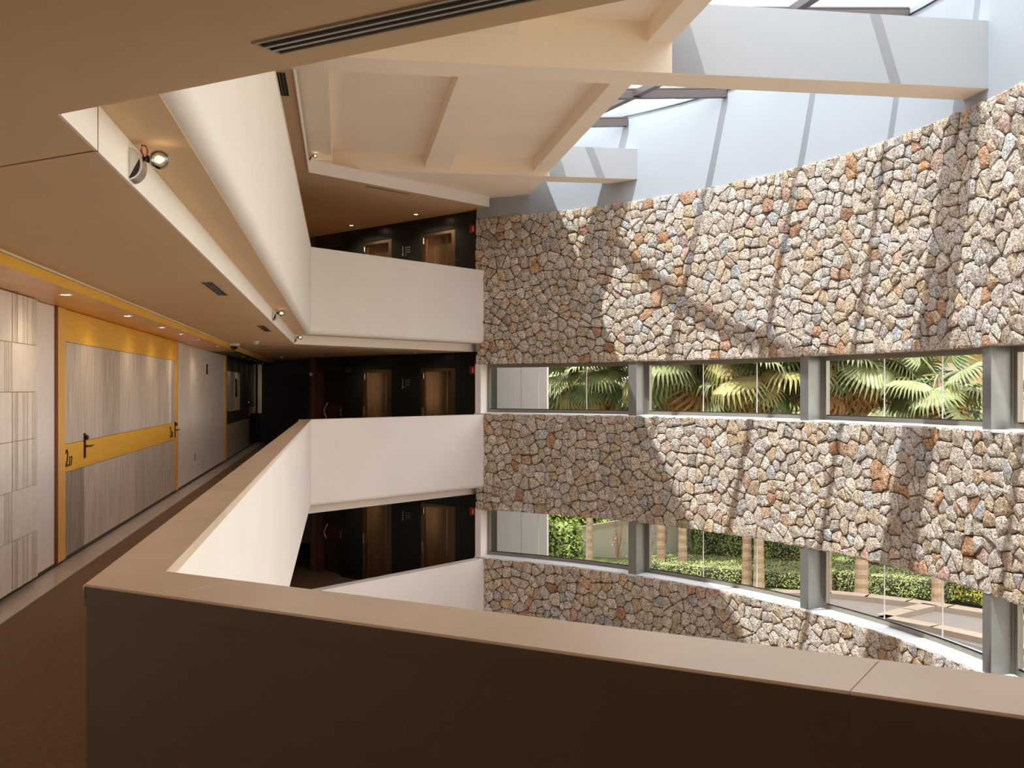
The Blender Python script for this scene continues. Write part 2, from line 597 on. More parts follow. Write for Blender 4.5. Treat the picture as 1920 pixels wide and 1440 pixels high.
# ------------------------------------------------------------------ skylight
sky = struct(empty('roof_skylight', (0, 0, 0)), 'glazed roof light between the solid roof and the curved wall')


def wall_n_at(t, out=0.0):
    """across-position of the curved wall for a given position along the corridor"""
    best = None
    for s in np.linspace(0, S_END, 900):
        p, n = curve(s)
        d = abs(p.y - t)
        if best is None or d < best[0]:
            best = (d, p.x + 0.0)
    return best[1] + out


def glass_z(n):
    return 7.03 + 0.055 * (n - 4.05)


BAR_T = [21.0, 18.9, 16.8, 14.7, 13.0, 10.5, 8.4, 6.3, 4.2, 2.1, 0.0, -2.1]
for t in BAR_T:
    n1 = wall_n_at(t, 0.05)
    m = MB()
    z0, z1 = glass_z(4.0), glass_z(n1)
    for dz0, dz1, hw in ((-0.14, -0.01, 0.045), (-0.155, -0.14, 0.06), (0.0, 0.03, 0.04)):
        m.add([(4.0, t - hw, z0 + dz0), (n1, t - hw, z1 + dz0), (n1, t + hw, z1 + dz0), (4.0, t + hw, z0 + dz0),
               (4.0, t - hw, z0 + dz1), (n1, t - hw, z1 + dz1), (n1, t + hw, z1 + dz1), (4.0, t + hw, z0 + dz1)],
              [(0, 3, 2, 1), (4, 5, 6, 7), (0, 1, 5, 4), (1, 2, 6, 5), (2, 3, 7, 6), (3, 0, 4, 7)])
    m.build('glazing_bar', SKYBAR, sky)
PUR = [(4.62, 21.0), (5.3, 18.9), (5.95, 16.8), (6.40, 14.7), (6.60, 13.0), (6.6, 10.5), (6.45, 8.4), (6.2, 6.3), (5.9, 4.2), (5.6, 2.1), (5.2, 0.0)]
for (a, b) in zip(PUR[:-1], PUR[1:]):
    m = MB()
    u = (Vector(b) - Vector(a)).normalized()
    w = Vector((u.y, -u.x))
    L_ = (Vector(b) - Vector(a)).length
    za, zb = glass_z(a[0]), glass_z(b[0])
    for hw, d0, d1 in ((0.05, -0.12, -0.01), (0.065, -0.135, -0.12)):
        q = []
        for dz in (d0, d1):
            for (k, zz) in ((0, za), (L_, zb)):
                for sg in (-hw, hw):
                    p = Vector(a) + u * k + w * sg
                    q.append((p.x, p.y, zz + dz))
        m.add(q, [(0, 2, 3, 1), (4, 5, 7, 6), (0, 1, 5, 4), (2, 6, 7, 3), (0, 4, 6, 2), (1, 3, 7, 5)])
    m.build('purlin', SKYBAR, sky)
ts = [22.9] + BAR_T + [-7.2]
for a, b in zip(ts[:-1], ts[1:]):
    k = 5
    tt = np.linspace(a - 0.03, b + 0.03, k)
    vs_, fs_ = [], []
    for t in tt:
        n1 = min(wall_n_at(t, 0.1), 8.6) if t < 22 else wall_n_at(t, 0.1)
        vs_ += [(4.0, t, glass_z(4.0)), (max(n1, 4.05), t, glass_z(n1))]
    for i in range(k - 1):
        fs_.append((2 * i, 2 * i + 1, 2 * i + 3, 2 * i + 2))
    MB().add(vs_, fs_).build('pane', SKYGLASS, sky)
# pale upstand and gutter line where glass meets the wall
struct(band(MB(), 0.0, S_STONE, 0.05, 0.6, 5.43, 7.28).build('wall_right_white', UPPERW), 'sunlit white rendered wall above the stone')
MB_g = band(MB(), 0.6, S_STONE, 0.03, 0.05, 7.165, 7.18)
MB_g.build('wall_flashing', GASKET, bpy.data.objects['wall_right_white'])

# ------------------------------------------------------------------ rubble stone bands
PALETTE = [((0.83, 0.72, 0.605), 34), ((0.86, 0.77, 0.685), 28), ((0.77, 0.64, 0.49), 14), ((0.68, 0.62, 0.55), 6),
           ((0.73, 0.71, 0.68), 4), ((0.80, 0.62, 0.44), 8), ((0.73, 0.45, 0.28), 3.2), ((0.76, 0.54, 0.43), 3), ((0.62, 0.36, 0.23), 1)]
PW = np.cumsum([w for _, w in PALETTE]) / sum(w for _, w in PALETTE)


def clip(poly, px, py, nx, ny):
    out = []
    k = len(poly)
    for i in range(k):
        ax, ay = poly[i]
        bx, by = poly[(i + 1) % k]
        da = (ax - px) * nx + (ay - py) * ny
        db = (bx - px) * nx + (by - py) * ny
        if da <= 0:
            out.append((ax, ay))
        if (da < 0 < db) or (db < 0 < da):
            t = da / (da - db)
            out.append((ax + (bx - ax) * t, ay + (by - ay) * t))
    return out


def cells(P, box, gap):
    s0, s1, z0, z1 = box
    g = 0.5
    grid = {}
    for i, (x, y) in enumerate(P):
        grid.setdefault((int(x // g), int(y // g)), []).append(i)
    res = []
    for i, (x, y) in enumerate(P):
        cx, cy = int(x // g), int(y // g)
        nb = []
        for dx in (-1, 0, 1):
            for dy in (-1, 0, 1):
                nb += grid.get((cx + dx, cy + dy), [])
        nb = sorted((j for j in nb if j != i), key=lambda j: (P[j][0] - x) ** 2 + (P[j][1] - y) ** 2)[:16]
        poly = [(s0, z0), (s1, z0), (s1, z1), (s0, z1)]
        for j in nb:
            qx, qy = P[j]
            dx, dy = qx - x, qy - y
            L_ = math.hypot(dx, dy)
            if L_ < 1e-6:
                continue
            nx, ny = dx / L_, dy / L_
            d = L_ / 2 - gap / 2
            poly = clip(poly, x + nx * d, y + ny * d, nx, ny)
            if len(poly) < 3:
                break
        res.append(poly)
    return res


def centroid(poly):
    a = cx = cy = 0
    k = len(poly)
    for i in range(k):
        x0, y0 = poly[i]
        x1, y1 = poly[(i + 1) % k]
        c = x0 * y1 - x1 * y0
        a += c
        cx += (x0 + x1) * c
        cy += (y0 + y1) * c
    if abs(a) < 1e-9:
        return poly[0], 0
    return (cx / (3 * a), cy / (3 * a)), abs(a) / 2


def stone_geo(poly, r, base_out=0.055):
    (cx, cy), area = centroid(poly)
    # drop tiny edges
    q = []
    for i, p in enumerate(poly):
        if not q or math.hypot(p[0] - q[-1][0], p[1] - q[-1][1]) > 0.03:
            q.append(p)
    if len(q) > 3 and math.hypot(q[0][0] - q[-1][0], q[0][1] - q[-1][1]) < 0.03:
        q.pop()
    if len(q) < 3 or area < 0.004:
        return None
    if len(q) > 7:
        q = q[:7] if len(q) == 8 else q[::2]
    k = len(q)
    ring = []
    for i in range(k):
        a, b, c = q[i - 1], q[i], q[(i + 1) % k]
        e = r.uniform(0.10, 0.20)
        ring.append((b[0] + (a[0] - b[0]) * e, b[1] + (a[1] - b[1]) * e))
        ring.append((b[0] + (c[0] - b[0]) * e, b[1] + (c[1] - b[1]) * e))
    proud = r.uniform(0.032, 0.060)
    tx, tz = r.uniform(-0.12, 0.12), r.uniform(-0.12, 0.12)
    pts = []

    def put_pt(s, z, d):
        p, n = curve(s)
        w = p + n * (d - base_out)
        pts.append((w.x, w.y, z))
    for (s, z) in ring:
        put_pt(s, z, -0.01)
    for (s, z) in ring:
        j = r.uniform(0.945, 0.985)
        s2, z2 = cx + (s - cx) * j, cy + (z - cy) * j
        put_pt(s2, z2, proud * r.uniform(0.72, 1.0) + (s2 - cx) * tx + (z2 - cy) * tz + 0.012)
    for (s, z) in q:
        j = r.uniform(0.5, 0.66)
        s2, z2 = cx + (s - cx) * j, cy + (z - cy) * j
        put_pt(s2, z2, proud * r.uniform(0.95, 1.2) + (s2 - cx) * tx + (z2 - cy) * tz + 0.014)
    put_pt(cx, cy, proud * r.uniform(0.95, 1.3) + 0.014)
    n2 = 2 * k
    fs = []
    for i in range(n2):
        fs.append((i, (i + 1) % n2, n2 + (i + 1) % n2, n2 + i))
    for i in range(k):
        a, b, c = n2 + 2 * i, n2 + (2 * i + 1), n2 + (2 * i + 2) % n2
        m0, m1 = 2 * n2 + i, 2 * n2 + (i + 1) % k
        fs.append((a, b, m0))
        fs.append((b, c, m1, m0))
    ctr = 2 * n2 + k
    for i in range(k):
        fs.append((2 * n2 + i, 2 * n2 + (i + 1) % k, ctr))
    # orientation: s runs to the viewer's right, z up, normal to the viewer
    u = r.random()
    col = PALETTE[int(np.searchsorted(PW, u))][0]
    v = r.uniform(0.86, 1.12)
    w = r.uniform(-0.03, 0.03)
    col = (min(1, col[0] * v + w), min(1, col[1] * v), min(1, col[2] * v - w))
    return pts, fs, col, area, (cx, cy)


def stone_mesh(name, pts, fs, cols):
    me = bpy.data.meshes.new(name)
    me.from_pydata(pts, [], fs)
    at = me.color_attributes.new('Col', 'FLOAT_COLOR', 'POINT')
    arr = np.ones((len(pts), 4), dtype=np.float32)
    arr[:, :3] = cols
    at.data.foreach_set('color', arr.ravel())
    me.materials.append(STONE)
    me.update()
    return me


CY, SY = math.cos(R(YAW)), math.sin(R(YAW))


def apparent(s, z, area):
    p, n = curve(s)
    X, Z = p.x * CY - p.y * SY, p.x * SY + p.y * CY
    if Z < 0.5:
        return 0
    px, py = 960 + 2000 * X / Z, 730 - 2000 * (z - EYE) / Z
    if not (-10 < px < 1930 and -10 < py < 1450):
        return 0
    # near coping hides what lies below it
    if py > 1036 + 0.1154 * px:
        return 0
    view = Vector((p.x, p.y)).normalized()
    return area * max(0.0, -view.dot(n)) / (Z * Z)


def stone_wall(name, label, z0, z1, sp, s0=0.0, s1=S_STONE, seed=1):
    core = struct(band(MB(), s0, s1, 0.055, 0.55, z0, z1).build(name, MORTAR), label)
    r = random.Random(seed)
    P = []
    row = 0
    z = z0 + sp * 0.35
    while z < z1 - sp * 0.2:
        s = s0 + sp * (0.5 if row % 2 else 0.05)
        while s < s1:
            if r.random() > 0.16:
                P.append((s + r.uniform(-0.42, 0.42) * sp, min(z1 - 0.04, max(z0 + 0.04, z + r.uniform(-0.40, 0.40) * sp))))
            s += sp * r.uniform(0.85, 1.2)
        z += sp * 0.86
        row += 1
    box = (s0, s1, z0, z1)
    for _ in range(1):
        cs = cells(P, box, 0.0)
        P2 = []
        for p, c in zip(P, cs):
            if len(c) < 3:
                P2.append(p)
                continue
            g, a = centroid(c)
            P2.append((p[0] * 0.5 + g[0] * 0.5, p[1] * 0.5 + g[1] * 0.5))
        P = P2
    out = []
    for c in cells(P, box, 0.011):
        if len(c) >= 3:
            g = stone_geo(c, r)
            if g:
                out.append((apparent(g[4][0], g[4][1], g[3]), g))
    out.sort(key=lambda t: -t[0])
    for a, g in out[:300]:
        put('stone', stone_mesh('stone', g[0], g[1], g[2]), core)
    V, F, Cc = [], [], []
    for a, g in out[300:]:
        o = len(V)
        V += g[0]
        F += [tuple(i + o for i in f) for f in g[1]]
        Cc += [g[2]] * len(g[0])
    if V:
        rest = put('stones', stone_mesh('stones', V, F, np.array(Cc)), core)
        rest['kind'] = 'stuff'
    return core


SP = 0.212
stone_wall('wall_right_upper', 'upper band of rubble stone wall under the white render', 2.19, 5.43, SP, seed=3)
stone_wall('wall_right_middle', 'middle band of rubble stone wall between the two window strips', -1.05, 1.10, SP, seed=5)
stone_wall('wall_right_lower', 'lowest band of rubble stone wall below the lower windows', -4.3, -2.10, SP, seed=8)
struct(band(MB(), 0, S_STONE, 0.055, 0.55, -6.4, -4.3).build('wall_right_foot', WHITE), 'plain foot of the curved wall')
struct(band(MB(), S_STONE, S_END, 0.055, 0.55, -6.4, -3.33).build('wall_right_plinth', WHITE), 'plain plinth under the added curtain wall')

# ------------------------------------------------------------------ window strips
COLA = [37.0, 17.8, -1.6]
col_s = [s_of_angle(a) for a in COLA]
pitch = col_s[2] - col_s[1]
col_s += [S_STONE]
WO = 0.36      # glazing plane, outward from the stone face
win_no = 0
ordinal = ['first', 'second', 'third', 'fourth', 'fifth', 'sixth']
for lev, lname in ((0, 'upper'), (-1, 'lower')):
    zs, zh = lev * H + 1.10, lev * H + 2.19
    edges = [0.12] + col_s
    for b in range(4):
        sa, sb = edges[b] + (0.0 if b == 0 else 0.13), edges[b + 1] - 0.13
        win_no += 1
        w = struct(empty('window_%d' % win_no, (*cpt((sa + sb) / 2, WO), zs)), '%s window of the %s strip counted from the lift lobby' % (ordinal[b], lname))
        off = Matrix.Translation(w.location).inverted()

        def child(mb, nm, ma, parent=w):
            o = mb.build(nm, ma, parent)
            o.matrix_parent_inverse = off
            return o
        child(band(MB(), sa - 0.15, sb + 0.15, 0.0, 0.60, zs - 0.03, zs, z1b=zs + 0.03, z0b=zs - 0.03), 'sill', SILL)
        child(band(MB(), sa, sb, WO - 0.03, WO + 0.05, zs + 0.012, zs + 0.085), 'bottom_frame', FRAMEM)
        child(band(MB(), sa, sb, WO - 0.03, WO + 0.05, zh - 0.075, zh), 'top_frame', FRAMEM)
        child(band(MB(), sa, sb, WO - 0.008, WO + 0.02, zs + 0.085, zs + 0.10), 'gasket', GASKET)
        child(band(MB(), sa, sa + 0.06, WO - 0.03, WO + 0.05, zs + 0.085, zh - 0.075, step=0.1), 'side_frame', FRAMEM)
        child(band(MB(), sb - 0.06, sb, WO - 0.03, WO + 0.05, zs + 0.085, zh - 0.075, step=0.1), 'side_frame', FRAMEM)
        gs = np.linspace(sa + 0.06, sb - 0.06, 4)
        for g0, g1 in zip(gs[:-1], gs[1:]):
            k = 5
            vs_ = []
            for s in np.linspace(g0 + 0.004, g1 - 0.004, k):
                vs_ += [(*cpt(s, WO), zs + 0.085), (*cpt(s, WO), zh - 0.07)]
            fs_ = [(2 * i, 2 * i + 2, 2 * i + 3, 2 * i + 1) for i in range(k - 1)]
            o = child(MB().add(vs_, fs_), 'pane', GLASS)
        for g in gs[1:-1]:
            child(band(MB(), g - 0.005, g + 0.005, WO - 0.006, WO + 0.012, zs + 0.085, zh - 0.075, step=0.02), 'glass_joint', WPLAST)
    for b, s in enumerate(col_s):
        m = MB()
        p, n = curve(s)
        t = Vector((n.y, -n.x))
        m.obox(p, t, -n, -0.10, 0.10, 0.02, 0.34, zs, zh)
        o = struct(m.build('window_column', COLGREY), 'grey steel box column, %s of the %s window strip from the lift lobby' % (ordinal[b], lname))
        m2 = MB()
        m2.obox(p, t, -n, -0.13, -0.10, 0.30, 0.42, zs, zh)
        m2.obox(p, t, -n, 0.10, 0.13, 0.30, 0.42, zs, zh)
        m2.build('cover_strip', FRAMEM, o)
    # plaster return at the lobby end
    struct(band(MB(), -0.02, 0.12, 0.02, 0.5, zs - 0.03, zh, step=0.05).build('wall_return', WHITE), 'narrow white plaster return beside the %s window strip' % lname)

# added out-of-view curtain wall letting daylight into the corridor where the stone ends
cw = struct(empty('window_9', (*cpt(S_STONE, 0.3), -4.3)), 'tall glazed curtain wall added out of view to let daylight into the near side of the atrium')
cinv = Matrix.Translation(cw.location).inverted()
cz = [-3.3, -2.1, 1.1, 4.3, 5.43]
struct(band(MB(), S_STONE, S_END, 0.05, 0.6, 5.46, 7.28).build('wall_right_near', UPPERW), 'white rendered wall above the added curtain wall')
cs = np.linspace(S_STONE, S_END, 9)
for sv in cs:
    o = band(MB(), sv - 0.03, sv + 0.03, 0.2, 0.36, -3.3, 5.46, step=0.1).build('mullion', FRAMEM, cw)
    o.matrix_parent_inverse = cinv
for zz in cz:
    o = band(MB(), S_STONE, S_END, 0.22, 0.34, zz - 0.03, zz + 0.03).build('transom', FRAMEM, cw)
    o.matrix_parent_inverse = cinv
for sa, sb in zip(cs[:-1], cs[1:]):
    for za, zb in zip(cz[:-1], cz[1:]):
        vs_ = [(*cpt(sa, 0.28), za), (*cpt(sb, 0.28), za), (*cpt(sb, 0.28), zb), (*cpt(sa, 0.28), zb)]
        o = MB().add(vs_, [(0, 1, 2, 3)]).build('pane', GLASS, cw)
        o.matrix_parent_inverse = cinv

# ------------------------------------------------------------------ parapets
LEVN = {1: 'upper', 0: 'middle', -1: 'lower'}


def parapet_profile(top, bot, thick, slab=0.62):
    r = 0.09
    pr = [(0.0, top), (0.0, bot + r)]
    for k in range(1, 7):
        a = k / 6 * math.pi / 2
        pr.append((r - r * math.cos(a), bot + r - r * math.sin(a)))
    pr += [(slab, bot), (slab, -0.004), (thick, -0.004), (thick, top)]
    return pr


def run_profile(mb, a, b, win, pr, z, miter_a=0.0, miter_b=0.0):
    """extrude profile (offset inwards from the outer face, z) from a to b; miter shifts along the run per unit offset"""
    a, b = Vector(a), Vector(b)
    u = (b - a).normalized()
    vs_, fs_ = [], []
    for base, mt in ((a, miter_a), (b, miter_b)):
        for (o, zz) in pr:
            p = base + win * o + u * (mt * o)
            vs_.append((p.x, p.y, z + zz))
    k = len(pr)
    for i in range(k):
        j = (i + 1) % k
        fs_.append((i, k + i, k + j, j))
    fs_.append(tuple(range(k)))
    fs_.append(tuple(range(2 * k - 1, k - 1, -1)))
    return mb.add(vs_, fs_)


def fix_normals(o):
    import bmesh
    bm = bmesh.new()
    bm.from_mesh(o.data)
    bmesh.ops.recalc_face_normals(bm, faces=bm.faces)
    bm.to_mesh(o.data)
    bm.free()
    o.data.shade_smooth()
    o.data.set_sharp_from_angle(angle=R(28))
    return o


TOP = 1.07
NEAR_C = Vector(near_pt(ROUT, 2.29))          # outer corner near gallery / corridor
NEAR_E = Vector(near_pt(6.4, 2.29))
NEAR_I = Vector(near_pt(RIN, 2.034))          # inner corner
# half-angle miters
ang_near = math.acos(max(-1, min(1, Vector((0, 1)).dot(NEAR_D))))   # between corridor (+y) and near run
mit_near = math.tan((math.pi - math.acos(Vector((0, 1)).dot(-NEAR_D))) / 2)


def parapet(kind, lev):
    z = lev * H
    nm = LEVN[lev]
    if kind == 'corridor':
        a, b = NEAR_C, FAR_A
        win = Vector((-1, 0))
        u = (b - a).normalized()
        labs = {0: 'white corridor parapet with beige stone coping running past the room doors', 1: 'white parapet of the upper corridor, high on the left',
                -1: 'white parapet of the lower corridor, deep below the coping'}
        thick = ROUT - RIN
        # miter: corner bisectors
        ta = -(1 / math.tan((math.acos(u.dot(NEAR_D))) / 2))
        tb = -(1 / math.tan((math.pi - math.acos(u.dot(FAR_U))) / 2)) * -1
        ma, mb_ = ta, tb
        ma = (NEAR_I - NEAR_C).dot(u) / thick
        mb_ = math.tan(math.acos(u.dot(FAR_U)) / 2)
        cop, wallm, inner = COPING, WHITE, WHITE
    elif kind == 'lobby':
        a, b = FAR_A, FAR_B
        win = -FAR_N
        u = FAR_U
        thick = 0.22
        labs = {0: 'white parapet in front of the middle lift lobby', 1: 'white parapet in front of the upper lift lobby', -1: 'white parapet in front of the lower lift lobby'}
        ma = -math.tan(math.acos(Vector((0, 1)).dot(FAR_U)) / 2)
        mb_ = 0.0
        cop = WHITE
    else:
        a, b = NEAR_E, NEAR_C
        win = -NEAR_N
        u = -NEAR_D
        thick = 0.256
        labs = {0: 'parapet with painted-in shade on its brown inner face and pale stone coping directly in front of the viewer'}
        ma = 0.0
        mb_ = (NEAR_I - NEAR_C).dot(u) / thick
        cop = COPING
    ct = 0.006 if kind == 'near' else 0.035
    root = empty('parapet', (a.x, a.y, z))
    tag(root, labs[lev], 'parapet', 'gallery parapets')
    inv = Matrix.Translation(root.location).inverted()
    m = MB()
    run_profile(m, a, b, win, parapet_profile(TOP - ct, -0.55, thick), z, ma, mb_)
    o = fix_normals(m.build('wall_body', WHITE, root))
    o.matrix_parent_inverse = inv
    m = MB()
    run_profile(m, a, b, win, [(0.085, -0.553), (0.085, -0.549), (0.60, -0.549), (0.60, -0.553)], z, ma, mb_)
    o = fix_normals(m.build('soffit', BEIGE, root))  # beige sheet paints the recess shade onto the white underside
    o.matrix_parent_inverse = inv
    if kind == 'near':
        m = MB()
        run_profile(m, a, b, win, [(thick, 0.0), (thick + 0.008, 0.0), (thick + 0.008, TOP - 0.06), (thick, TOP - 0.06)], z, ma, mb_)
        o = fix_normals(m.build('shade_face', SHADEBROWN, root))
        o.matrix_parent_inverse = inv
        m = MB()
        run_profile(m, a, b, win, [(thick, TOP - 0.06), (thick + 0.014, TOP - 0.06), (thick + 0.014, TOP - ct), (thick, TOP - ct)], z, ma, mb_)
        o = fix_normals(m.build('edge_strip', SHADEBROWN, root))  # shade on the coping's front edge, put in as a dark strip
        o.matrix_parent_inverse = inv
    # coping stones
    L_ = (b - a).length
    if kind == 'near':
        cuts = [0.0]
        e = L_
        ends = [e - 0.30, e - 1.36, e - 2.12, e - 3.3, e - 4.5, e - 5.7, e - 6.9, e - 8.1]
        cuts = sorted([0.0] + [c for c in ends if c > 0.4] + [L_])
    else:
        k = max(1, round(L_ / 1.3))
        cuts = list(np.linspace(0, L_, k + 1))
    ov = 0.006
    for i, (c0, c1) in enumerate(zip(cuts[:-1], cuts[1:])):
        m = MB()
        g0 = 0.0 if i == 0 else 0.0015
        g1 = 0.0 if i == len(cuts) - 2 else 0.0015
        run_profile(m, a + u * (c0 + g0), a + u * (c1 - g1), win,
                    [(-ov, TOP - ct), (thick + ov + 0.008, TOP - ct), (thick + ov + 0.008, TOP - 0.004), (thick + ov + 0.004, TOP), (-ov + 0.004, TOP), (-ov, TOP - 0.004)],
                    z, ma if i == 0 else 0.0, mb_ if i == len(cuts) - 2 else 0.0)
        o = fix_normals(m.build('coping_slab', cop, root))
        o.matrix_parent_inverse = inv
    return root


for lev in (0, 1, -1):
    parapet('corridor', lev)
    parapet('lobby', lev)
parapet('near', 0)

# ------------------------------------------------------------------ corridor wall: tiles, doors, panels
ZF = 0.05
F0 = WALL_N
tw = struct(empty('wall_tile_panel', (F0, 9.5, 0)), 'block of ribbed and plain white tiles on the corridor wall')
rib_cuts = [(0.03, 0.085), (0.105, 0.125), (0.145, 0.165), (0.20, 0.385), (0.405, 0.44), (0.465, 0.535), (0.57, 0.735), (0.76, 0.795), (0.82, 0.86), (0.885, 0.915), (0.935, 0.965)]


def tile_mesh(striped, w, h):
    m = MB()
    if striped:
        for f0, f1 in rib_cuts:
            m.box(0.0, 0.022, f0 * w, f1 * w, 0.003, h - 0.003)
    else:
        m.box(0.0, 0.02, 0.003, w - 0.003, 0.003, h - 0.003)
    return m.mesh('tile', TILEW)


back = MB().box(F0 - 0.02, F0 + 0.035, 4.4, 9.52, 0.055, 2.385).build('tile_backing', TILEG)
back.parent = tw
back.matrix_parent_inverse = Matrix.Translation(tw.location).inverted()
twid, thei = 0.73, 0.388
tm_s, tm_p = tile_mesh(True, twid, thei), tile_mesh(False, twid, thei)
pat = [1, 0, 1, 1, 0, 1]
for c in range(7):
    for r_ in range(6):
        st = pat[5 - r_] if c % 2 == 0 else 1 - pat[5 - r_]
        o = put('tile', tm_s if st else tm_p, tw)
        o.location = (0.035, 9.52 - 9.5 - twid * (c + 1), 0.057 + r_ * thei)
struct(MB().box(F0 - 0.02, F0 + 0.002, 9.52, 10.24, 0.045, 2.385).build('wall_panel', WHITE), 'plain white panel beside the orange door frame')
struct(MB().box(F0 - 0.02, F0 - 0.008, -7, 33.5, 0.004, 0.05).build('baseboard_left', SKIRT), 'dark recessed skirting along the corridor wall')
struct(MB().box(F0 - 0.02, F0 + 0.002, -7, 4.4, 0.045, 2.476).build('wall_panel', WHITE), 'plain white corridor wall panel behind the viewer')


def board(root, nm, t0, t1, z0, z1, ma, proud=0.0, gap=0.0025):
    o = MB().box(F0 - 0.018, F0 + proud, t0 + gap, t1 - gap, z0 + gap, z1 - gap).build(nm, ma, root)
    o.matrix_parent_inverse = Matrix.Translation(root.location).inverted()
    return o


def lever_handle(root, t, z, ma=HANDLE, flip=1):
    inv = Matrix.Translation(root.location).inverted()
    m = MB()
    # long oval plate
    pr = []
    for k in range(16):
        a = 2 * math.pi * k / 16
        pr.append((0.024 * math.cos(a), 0.105 * (1 if math.sin(a) > 0 else -1) + 0.024 * math.sin(a)))
    vs_ = [(F0 + 0.004, t + y, z + zz) for y, zz in pr] + [(F0 + 0.020, t + y * 0.9, z + zz * 0.98) for y, zz in pr]
    m.add(vs_, [tuple(range(15, -1, -1)), tuple(range(16, 32))] + [(i, (i + 1) % 16, 16 + (i + 1) % 16, 16 + i) for i in range(16)])
    pl = m.build('handle', ma, root)
    pl.matrix_parent_inverse = inv
    m = MB().tube([(F0 + 0.018, t, z - 0.005), (F0 + 0.055, t, z - 0.005), (F0 + 0.066, t + 0.02 * flip, z - 0.005), (F0 + 0.066, t + 0.13 * flip, z - 0.002), (F0 + 0.062, t + 0.145 * flip, z)],
                  [0.010, 0.010, 0.0095, 0.008, 0.006], 8)
    lv = m.build('lever', ma, pl, smooth=True)
    # card reader boss above the lever
    m = MB().lathe([(0.024, 0.0), (0.026, 0.012), (0.022, 0.03), (0.012, 0.034)], 14, (F0 + 0.018, t, z + 0.085), 'X')
    rd = m.build('card_reader', BPLAST, pl, smooth=True)


WB0, WB1, WTOP = 0.845, 1.11, 2.08
d1 = struct(empty('door_1', (F0, 10.5, 0)), 'grey veneered room door 217 in an orange oak frame')
board(d1, 'jamb', 10.25, 10.52, 0.045, 2.385, OAKV, 0.03, 0)
board(d1, 'jamb_shade', 10.235, 10.252, 0.045, 2.385, OAKD, 0.032, 0)  # side of the oak jamb in shadow, its shade painted dark red
board(d1, 'header', 10.52, 13.6, WTOP, 2.385, OAK, 0.012)
for t0, t1, ma in ((10.52, 12.23, GREYWOOD2), (12.23, 13.13, GREYWOOD), (13.13, 14.55, GREYWOOD2)):
    board(d1, 'upper_board', t0, t1, WB1, WTOP, ma, 0.004, 0.003)
for t0, t1 in ((10.52, 12.23), (12.23, 14.55)):
    board(d1, 'band_board', t0, t1, WB0, WB1, OAK, 0.006, 0.002)
for t0, t1, ma in ((10.52, 11.37, GREYWOOD3), (11.37, 12.23, GREYWOOD2), (12.23, 13.13, GREYWOOD2), (13.13, 14.09, GREYWOOD2), (14.09, 14.55, GREYWOOD)):
    board(d1, 'lower_board', t0, t1, 0.045, WB0, ma, 0.004, 0.003)
lever_handle(d1, 11.36, 1.06)
d2 = struct(empty('door_2', (F0, 16, 0)), 'grey veneered room door beyond 217 with handle at the far jamb')
board(d2, 'header', 13.6, 17.37, WTOP, 2.385, OAK, 0.012)
for t0, t1, ma in ((14.55, 15.9, GREYWOOD2), (15.9, 16.75, GREYWOOD2), (16.75, 16.98, WHITEWOOD), (16.98, 17.37, GREYWOOD)):
    board(d2, 'upper_board', t0, t1, WB1, WTOP, ma, 0.004, 0.003)
for t0, t1 in ((14.55, 15.1), (15.1, 15.8), (15.8, 16.6), (16.6, 17.37)):
    board(d2, 'band_board', t0, t1, WB0, WB1, OAK, 0.006, 0.002)
for t0, t1, ma in ((14.55, 15.9, GREYWOOD), (15.9, 17.37, GREYWOOD)):
    board(d2, 'lower_board', t0, t1, 0.045, WB0, ma, 0.004, 0.003)
board(d2, 'jamb', 17.37, 17.50, 0.045, 2.385, OAKV, 0.03, 0)
lever_handle(d2, 17.30, 1.0)
for root, t, a, b in ((d1, 10.60, '2', '17'), (d2, 16.82, '2', '18')):
    text_obj('numeral', a, 0.24, NUMERAL, frame4((F0 + 0.009, t, 0.895), (0, 1, 0)), root, 0.004, 'LEFT')
    text_obj('numeral', b, 0.135, NUMERAL, frame4((F0 + 0.009, t + 0.13, 0.895), (0, 1, 0)), root, 0.004, 'LEFT')

wp = struct(empty('wall_board_panel', (F0, 20.9, 0)), 'white streaked timber panelling past the room doors')
for t0, t1 in ((17.50, 18.9), (18.9, 20.3), (20.3, 21.7), (21.7, 23.1), (23.1, 24.45)):
    board(wp, 'board', t0, t1, 0.045, 2.385, WHITEWOOD, 0.0, 0.0012)
sg = tag(empty('room_sign', (F0, 21.4, 2.02)), 'small black wall sign on the white streaked panelling', 'sign')
m = MB().box(0.0, 0.012, -0.085, 0.085, -0.095, 0.095)
m.build('plate', BPLAST, sg)
MB().box(0.012, 0.0135, -0.03, 0.03, 0.0, 0.05).build('print', SIGNW, sg)
MB().box(0.012, 0.0135, -0.045, 0.045, -0.05, -0.035).build('print', SIGNG, sg)
so = tag(empty('wall_socket', (F0, 19.66, 0.42)), 'small dark socket low on the white streaked panelling', 'socket')
MB().box(0.0, 0.008, -0.035, 0.035, -0.06, 0.06).build('plate', STEEL, so)
MB().box(0.008, 0.012, -0.022, 0.022, -0.045, 0.045).build('insert', BPLAST, so)

